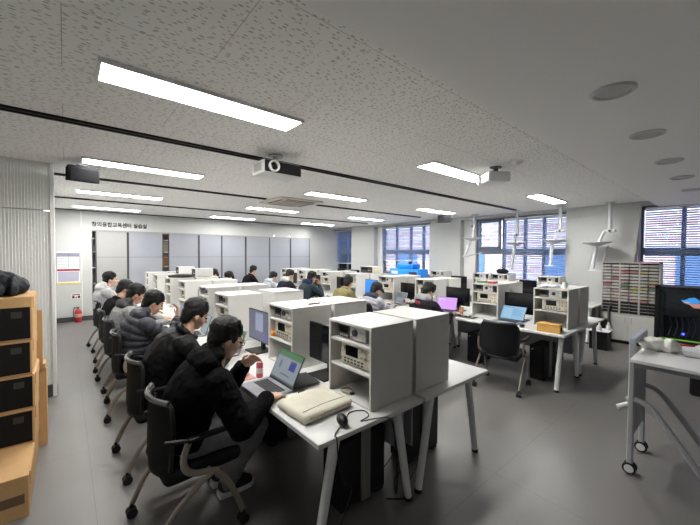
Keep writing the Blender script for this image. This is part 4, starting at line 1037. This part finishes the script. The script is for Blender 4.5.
# extraction arms hanging from the ceiling by the windows
ARMW = mat('arm_white', (.52, .54, .56), .35)
def arm(label, x, post, seg1, hood, low, foot, rod=None):
    """all (y, z) at depth x"""
    y0 = post[0][0]
    t = thing('extraction_arm', label, 'extraction arm', (x, y0, ZC), 0, 'white ceiling extraction arms')
    P_ = lambda p, dx=0: (dx, p[0]-y0, p[1]-ZC)
    obj('ceiling_plate', MB().box((-.07, -.07, -.015), (.07, .07, 0), .003), ARMW, t)
    obj('post', MB().cyl((0, 0, -.01), P_(post[1]), .034), ARMW, t)
    e = post[1]; obj('elbow', MB().ell(P_(e), .040).box((-.03, P_(e)[1]-.09, P_(e)[2]-.025), (.03, P_(e)[1]+.09, P_(e)[2]+.025), .008), ARMW, t)
    obj('joint_cap', MB().cyl((-.045, P_(e)[1], P_(e)[2]), (.045, P_(e)[1], P_(e)[2]), .022), DARK, t)
    obj('upper_link', MB().tube([P_(seg1[0]), P_(seg1[1], -.03)], .026, 12), ARMW, t)
    h = hood; c = P_(h, -.03)
    obj('hood', MB().lathe([(.03, -.075), (.06, -.06), (.20, -.012), (.24, .006), (.238, .012), (.20, .002), (.03, -.03)], c, 28), ARMW, t)
    obj('lower_link', MB().tube([(c[0], P_(low[0])[1], P_(low[0])[2]), (c[0], P_(low[1])[1], P_(low[1])[2])], .034, 12), ARMW, t)
    f = P_(foot); obj('nozzle', MB().lathe([(.03, .03), (.05, .012), (.11, .008), (.115, 0), (.10, -.004), (.001, -.002)], (c[0], f[1], f[2]), 20), ARMW, t)
    if rod: obj('gas_strut', MB().tube([P_(rod[0], .03), P_(rod[1], .03)], .013, 8), GREYI, t); 
arm('white jointed extraction arm with round hood on the wall by the parts cabinet', 7.85, [(1.665, ZC), (1.66, 2.11)], [(1.75, 2.11), (1.82, 1.90)], (1.86, 1.89), [(1.86, 1.86), (1.92, 1.38)], (1.90, 1.35), [(1.69, 1.84), (1.77, 1.52)])
arm('white jointed extraction arm at the right edge of the wide window', 7.85, [(2.505, ZC), (2.50, 2.15)], [(2.55, 2.12), (2.60, 1.96)], (2.60, 1.95), [(2.63, 1.93), (2.66, 1.43)], (2.66, 1.41), None)
arm('white jointed extraction arm in the middle of the wide window', 7.85, [(3.38, ZC), (3.37, 2.10)], [(3.42, 2.08), (3.40, 1.95)], (3.38, 1.92), [(3.41, 1.88), (3.47, 1.32)], (3.47, 1.30), None)
arm('white jointed extraction arm folded beside the column and opened casement', 7.85, [(4.42, ZC), (4.46, 2.36)], [(4.42, 2.34), (4.45, 2.08)], (4.45, 2.06), [(4.50, 2.0), (4.67, 1.60)], (4.67, 1.58), [(4.62, 1.60), (4.22, 1.70)])
rd = sm1('blind_rod', MB().tube([(8.17, 1.26, 2.60), (8.17, 1.35, 1.53)], .012, 8), GREYI, 'thin grey rod hanging beside the window behind the parts cabinet', 'rod')

# parts cabinet with rows of small drawers
pc_ = thing('parts_cabinet', 'tall grey cabinet of small component drawers over white doors against the wall', 'cabinet', (7.9, 1.365, 0))
SHG = mat('cabinet_grey', (.42, .41, .39), .5)
hw = .42
cm = MB(); cm.box((.0, -hw, .55), (.28, -hw+.02, 1.52)).box((0, hw-.02, .55), (.28, hw, 1.52)).box((0, -hw, 1.50), (.28, hw, 1.52)).box((.265, -hw, .55), (.28, hw, 1.52)).box((0, -hw, .54), (.28, hw, .56))
for f in (-1/3, 1/3): cm.box((0, hw*f-.012, .55), (.27, hw*f+.012, 1.51))
obj('carcass', cm, SHG, pc_, 0)
obj('base_unit', MB().box((.012, -hw, .06), (.28, hw, .545)), WHITE, pc_, 0); obj('plinth', MB().box((.03, -hw+.01, 0), (.27, hw-.01, .06)), BLACK, pc_, 0)
obj('top_papers', MB().box((.02, -.40, 1.52), (.2, -.05, 1.535)), mat('paper_red', (.45, .12, .12), .7), pc_, 0)
for k in range(2):
    a, b = (-hw+.003, -.002) if k == 0 else (.002, hw-.003)
    d = obj('door', MB().box((-.004, a, .065), (.012, b, .54), .002), WHITE, pc_)
    yh = -.045 if k == 0 else .045
    obj('handle', MB().tube(bez([(-.006, yh, .40), (-.025, yh, .41), (-.025, yh, .47), (-.006, yh, .48)], 4), .006, 8), STEEL, d)
DC = [mat('drawer_pale', (.46, .46, .43), .5), mat('drawer_red', (.40, .10, .09), .5), mat('drawer_green', (.12, .20, .13), .5), mat('drawer_yellow', (.42, .38, .14), .5), mat('drawer_rose', (.45, .25, .24), .5)]
rng = random.Random(4)
for c in range(3):
    for sub in range(2):
        ya = hw - .022 - (c*2+sub)*(.84-.04)/6 - (.004 if sub else .0) ; yb = ya - (.80/6) + .016
        for r in range(16):
            z1 = 1.495 - r*.0585; dark = r >= 12
            m_ = DC[0] if rng.random() < .62 else DC[rng.choice([1, 2, 3, 4] if c else [1, 1, 4, 2])]
            if dark: m_ = BLACK
            o_ = obj('drawer', MB().box((.004, yb, z1-.056), (.22, ya, z1-.024)) if not dark else MB().box((.03, yb, z1-.05), (.22, ya, z1-.008)), m_, pc_, 0)
rail = MB()
for r in range(17):
    rail.box((.0, -hw+.02, 1.500-r*.0585-.0), (.25, hw-.02, 1.5045-r*.0585))
obj('drawer_rails', rail, SHG, pc_, 0)
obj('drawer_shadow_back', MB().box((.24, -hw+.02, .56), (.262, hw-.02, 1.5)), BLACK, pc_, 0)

# black glass fronted computer case with display
gc = thing('display_case', 'black glass-fronted case with colourful screen, blue lamp and green strip', 'display case', (6.5, .56, 0))
cs_ = MB(); cs_.box((0, .22, .34), (.5, .27, 1.21)).box((0, -.27, .34), (.5, -.22, 1.21)).box((0, -.27, 1.17), (.5, .27, 1.21)).box((0, -.27, .34), (.5, .27, .40)).box((.46, -.27, .34), (.5, .27, 1.21))
obj('case_frame', cs_, BLACK, gc, 0); obj('stand', MB().box((.05, -.25, 0), (.45, .25, .34), .004), BLACKM, gc)
obj('glass_front', MB().box((.004, -.22, .40), (.009, .22, 1.17)), GLASS, gc, 0)
obj('inner_edge', MB().cyl((.02, .20, .42), (.02, .20, 1.15), .006), mat('edge_green', (.02, .12, .06), .3), gc)
sp = obj('screen', MB().box((.20, -.20, .78), (.215, .19, 1.12)), SCRD, gc, 0)
def blob(nm, pts, m_, dx):
    q = MB(); q.prism([(y*.72-.05, .98+(z-.98)*.8) for y, z in pts], (.197-dx, .1995), 'x'); obj(nm, q, m_, sp, 0)
blob('blue_swirl', [(.10, 1.02), (.04, 1.03), (-.02, 1.07), (-.10, 1.085), (-.17, 1.03), (-.16, .98), (-.08, .95), (.02, .97)], emis('screen_azure', (.06, .32, .75), 1.0), 0)
blob('orange_swirl', [(.06, .98), (-.02, .955), (-.09, .90), (-.19, .90), (-.19, .99), (-.13, .975), (-.08, .96), (0, .985)], emis('screen_coral', (.75, .28, .18), .9), .001)
blob('white_swirl', [(.08, 1.0), (.02, .985), (-.04, .99), (-.02, 1.005)], emis('screen_white', (.6, .7, .8), .9), .002)
obj('blue_lamp', MB().ell((.03, -.03, .56), .014), emis('lamp_blue', (.03, .04, 1.0), 6), gc)
obj('green_strip', MB().box((.012, -.20, .465), (.03, .20, .478)), emis('lamp_green', (.20, .45, .03), .5), gc, 0)
for k in range(5): obj('inner_cable', MB().tube(bez([(.12, .12-.06*k, .78), (.14, .10-.06*k, .64), (.10, .13-.06*k, .50)]), .006, 6), DARK, gc)

# mobile flip table at the right
TG = mat('tube_grey', (.40, .41, .43), .4, .2)
ft = thing('flip_table', 'tall mobile table with grey tube frame and casters at the right edge', 'table', (3.47, .53, 0))
obj('tabletop', MB().box((-.44, -1.5, .895), (.42, -.02, .92), .004), mat('table_white', (.76, .76, .76), .35), ft); obj('apron', MB().box((-.38, -1.45, .855), (-.35, -.05, .895)), GREYP, ft, 0)
for s in (-1, 1):
    x = s*.22
    obj('post', MB().box((x-.022, -.018, .07), (x+.022, .018, 1.0), .006), TG, ft)
    b = obj('brace_tube', MB().tube(bez([(x, .03, .555), (x, -.04, .565), (x, -.12, .52), (x, -.24, .36), (x, -.40, .13), (x, -.50, .07)], 6), .021, 12), TG, ft)
    for yy, par in ((0, ft), (-.50, ft)):
        c = obj('caster', MB().cyl((x-.030, yy, .042), (x-.012, yy, .042), .042, n=24).cyl((x+.012, yy, .042), (x+.030, yy, .042), .042, n=24).cyl((x, yy, .04), (x, yy, .09), .014), RUBBER, ft)
        obj('hub_disc', MB().cyl((x-.034, yy, .042), (x+.034, yy, .042), .029, n=24), TRIMW, c)
obj('top_bar', MB().box((-.245, -.02, .985), (.245, .02, 1.03), .006), mat('bar_bluegrey', (.42, .45, .52), .4), ft)
obj('end_panel', MB().box((-.198, -.012, .28), (.198, .004, .86), .003), GREYP, ft); obj('release_knob', MB().cyl((-.22, .02, .52), (-.26, .075, .49), .018), TRIMW, ft)
zf = .92
tp = MB()
for k in range(11): tp.ell((.07*math.cos(k*2.1), .07*math.sin(k*1.3), .026+.016*(k % 3)), (.055, .052, .042))
cr = thing('crumpled_paper', 'heap of crumpled white paper on the mobile table corner', 'paper', (3.49, .405, zf)); mesh_obj('paper_heap', remesh(tp, .008, 1, disp=(.014, 22)), mat('paper_crumple', (.74, .73, .68), .8), cr)
for v in cr.children[0].data.vertices: v.co.z = max(v.co.z, .001)
rs = thing('red_pen', 'thin red pen lying on the mobile table behind the paper heap', 'pen', (3.78, .33, zf), math.radians(-60)); obj('barrel', MB().cyl((-.09, 0, .008), (.08, 0, .008), .008, n=10), RED, rs); obj('cap', MB().cyl((.06, 0, .008), (.10, 0, .008), .0095, n=10), mat('dark_red', (.2, .01, .01), .4), rs)
wbx = thing('white_device', 'flat white device on the mobile table', 'device', (3.50, .18, zf), math.radians(5)); obj('body', MB().box((-.09, -.16, 0), (.09, .10, .045), .015, seg=2), mat('device_white', (.66, .67, .69), .35), wbx); obj('port', MB().box((-.092, -.05, .015), (-.088, .0, .03)), DARK, wbx, 0)
cl = thing('clamp_stand', 'white upright clamp stand with cable at the back of the mobile table', 'stand', (3.82, .17, zf)); obj('upright', MB().box((-.025, -.035, 0), (.025, .035, .24), .008), TRIMW, cl); obj('cross_arm', MB().box((-.022, -.25, .20), (.022, .03, .245), .008), TRIMW, cl); obj('foot', MB().box((-.06, -.08, 0), (.06, .06, .012), .004), TRIMW, cl)
obj('cable', MB().tube(bez([(0, .01, .23), (-.01, .04, .33), (0, .02, .36), (.01, -.05, .33), (.03, -.10, .2), (.03, -.09, .02)]), .006, 8), mat('cable_beige', (.40, .34, .24), .6), cl)
hk = sm1('white_cable', MB().tube(bez([(3.66, .40, .84), (3.70, .30, .76), (3.72, .20, .75), (3.75, .10, .80), (3.78, .05, .85)]), .008, 8), TRIMW, 'white cable hanging under the mobile table top', 'cable')
bk = thing('waste_bin', 'black bin on the floor behind the mobile table at the right edge', 'bin', (5.75, .25, 0)); obj('bin_wall', MB().box((-.13, -.14, 0), (.13, .14, .38), .02), BLACK, bk); obj('rim', MB().box((-.14, -.15, .365), (.14, .15, .385), .008), DARK, bk)

# low black box with white bottles below the window desks
lb_ = thing('floor_cabinet', 'low black box with white tray under the near end of the window desks', 'box', (7.2, 1.60, 0)); obj('body', MB().box((-.12, -.10, 0), (.16, .16, .32), .006), BLACK, lb_); obj('tray', MB().box((-.16, -.13, .32), (.17, .17, .335), .003), TRIMW, lb_)
for k, (x, y) in enumerate([(7.10, 1.62), (7.26, 1.52)]):
    b = thing('white_bottle', ['white bottle on the low black box, left of two', 'white bottle on the low black box, right of two'][k], 'bottle', (x, y, .335), 0, 'white bottles on the low box'); obj('bottle_body', MB().lathe([(.03, 0), (.034, .01), (.034, .07), (.014, .10), (.014, .12), (.001, .12)]), TRIMW, b); obj('cap', MB().lathe([(.016, .118), (.016, .135), (.001, .136)]), PAPER, b)

# boxes at the left
bxm = [(2.86, 3.82, 0, .263, -.19), (3.33, 3.80, .263, .515, -.185), (3.33, 3.80, .515, .765, -.18), (3.325, 3.80, .765, 1.015, -.19), (3.32, 3.80, 1.015, 1.33, -.185)]
for k, (ya, yb, za, zb, xr) in enumerate(bxm):
    lab = ['long brown cardboard box on the floor under the stack', 'black-fronted cardboard box, lowest of the four stacked', 'black-fronted cardboard box, second from the bottom of the four', 'black-fronted cardboard box, third from the bottom of the four', 'black-fronted cardboard box on top under the dark coat'][k]
    b = thing('cardboard_box', lab, 'box', ((xr-.31), (ya+yb)/2, za), 0, 'cardboard boxes stacked at the left')
    hy = (yb-ya)/2; h = zb-za
    obj('carton', MB().box((-.31, -hy, 0), (.31, hy, h-.001), .004), CARD, b)
    if k:
        top = h-.016 if k < 4 else h-.075
        obj('black_front', MB().box((-.31, -hy-.002, .014), (.298, -hy+.002, top)), CARDD, b, 0)
        obj('print_mark', MB().box((.20, -hy-.0028, top-.075), (.255, -hy-.0015, top-.03)), mat('print_soft', (.028, .025, .022), .7), b, 0)
    else: obj('tape_strip', MB().box((-.29, -hy-.002, .09), (.29, -hy+.002, .15)), mat('print_brown', (.14, .08, .04), .6), b, 0)
    obj('side_flap', MB().box((.309, -hy+.05, h-.09), (.316, hy-.02, h-.005), .001), CARD, b, 0)
fc = sm1('flattened_cardboard', MB().prism([(3.84, 0), (4.08, 0), (4.06, .62), (3.86, .66)], (-.30, -.135), 'x').box((-.17, 3.83, .66), (-.14, 4.0, .70)), CARD, 'folded brown cardboard standing on the floor behind the box stack', 'cardboard', None, 0)
fc2 = sm1('cardboard_offcut', MB().prism([(3.815, .70), (3.93, .70), (3.91, 1.13), (3.835, 1.16)], (-.22, -.155), 'x').prism([(3.84, .66), (3.9, .66), (3.9, .705), (3.84, .705)], (-.22, -.155), 'x'), CARD, 'upright strip of brown cardboard tucked behind the stacked boxes', 'cardboard', None, 0)
jm = MB()
for k in range(13):
    jm.ell((-.32+.05*k, .03*math.sin(k*1.9), .075+.018*math.cos(k*1.3)), (.034, .17+.015*math.sin(k*2.2), .075+.008*math.cos(k*2.1)))
for k in range(6): jm.ell((.10+.035*k, -.16+.02*k, .045+.012*(k % 2)), (.03, .055, .042), Matrix.Rotation(math.radians(-12), 4, 'Z'))
jm.ell((.16, .02, .10), (.16, .14, .075)); jm.ell((-.05, -.10, .035), (.27, .10, .035)); jm.ell((.0, .0, .05), (.31, .15, .055)); jm.ell((.31, .03, .06), (.05, .13, .06))
dj = thing('folded_coat', 'dark grey padded coat heaped on top of the box stack', 'coat', (-.57, 3.53, 1.33)); mesh_obj('coat_body', remesh(jm, .009, 2, disp=(.008, 22)), mat('coat_dark', (.014, .015, .019), .7, bump=.4, bscale=45, spec=.2), dj)
for v in dj.children[0].data.vertices: v.co.z = max(v.co.z*1.05, .001)
obj('sleeve', MB().tube(bez([(.1, -.16, .10), (.2, -.20, .05), (.05, -.22, .04), (-.2, -.21, .04)]), [.05]*37, 12), mat('coat_dark', ()), dj)

S.view_settings.view_transform = 'Standard'; S.view_settings.look = 'None'; S.view_settings.exposure = 1.15; S.view_settings.gamma = 1
S.cycles.use_denoising = True
S.cycles.max_bounces = 6; S.cycles.diffuse_bounces = 4; S.cycles.glossy_bounces = 3; S.cycles.transparent_max_bounces = 12; S.cycles.sample_clamp_indirect = 6
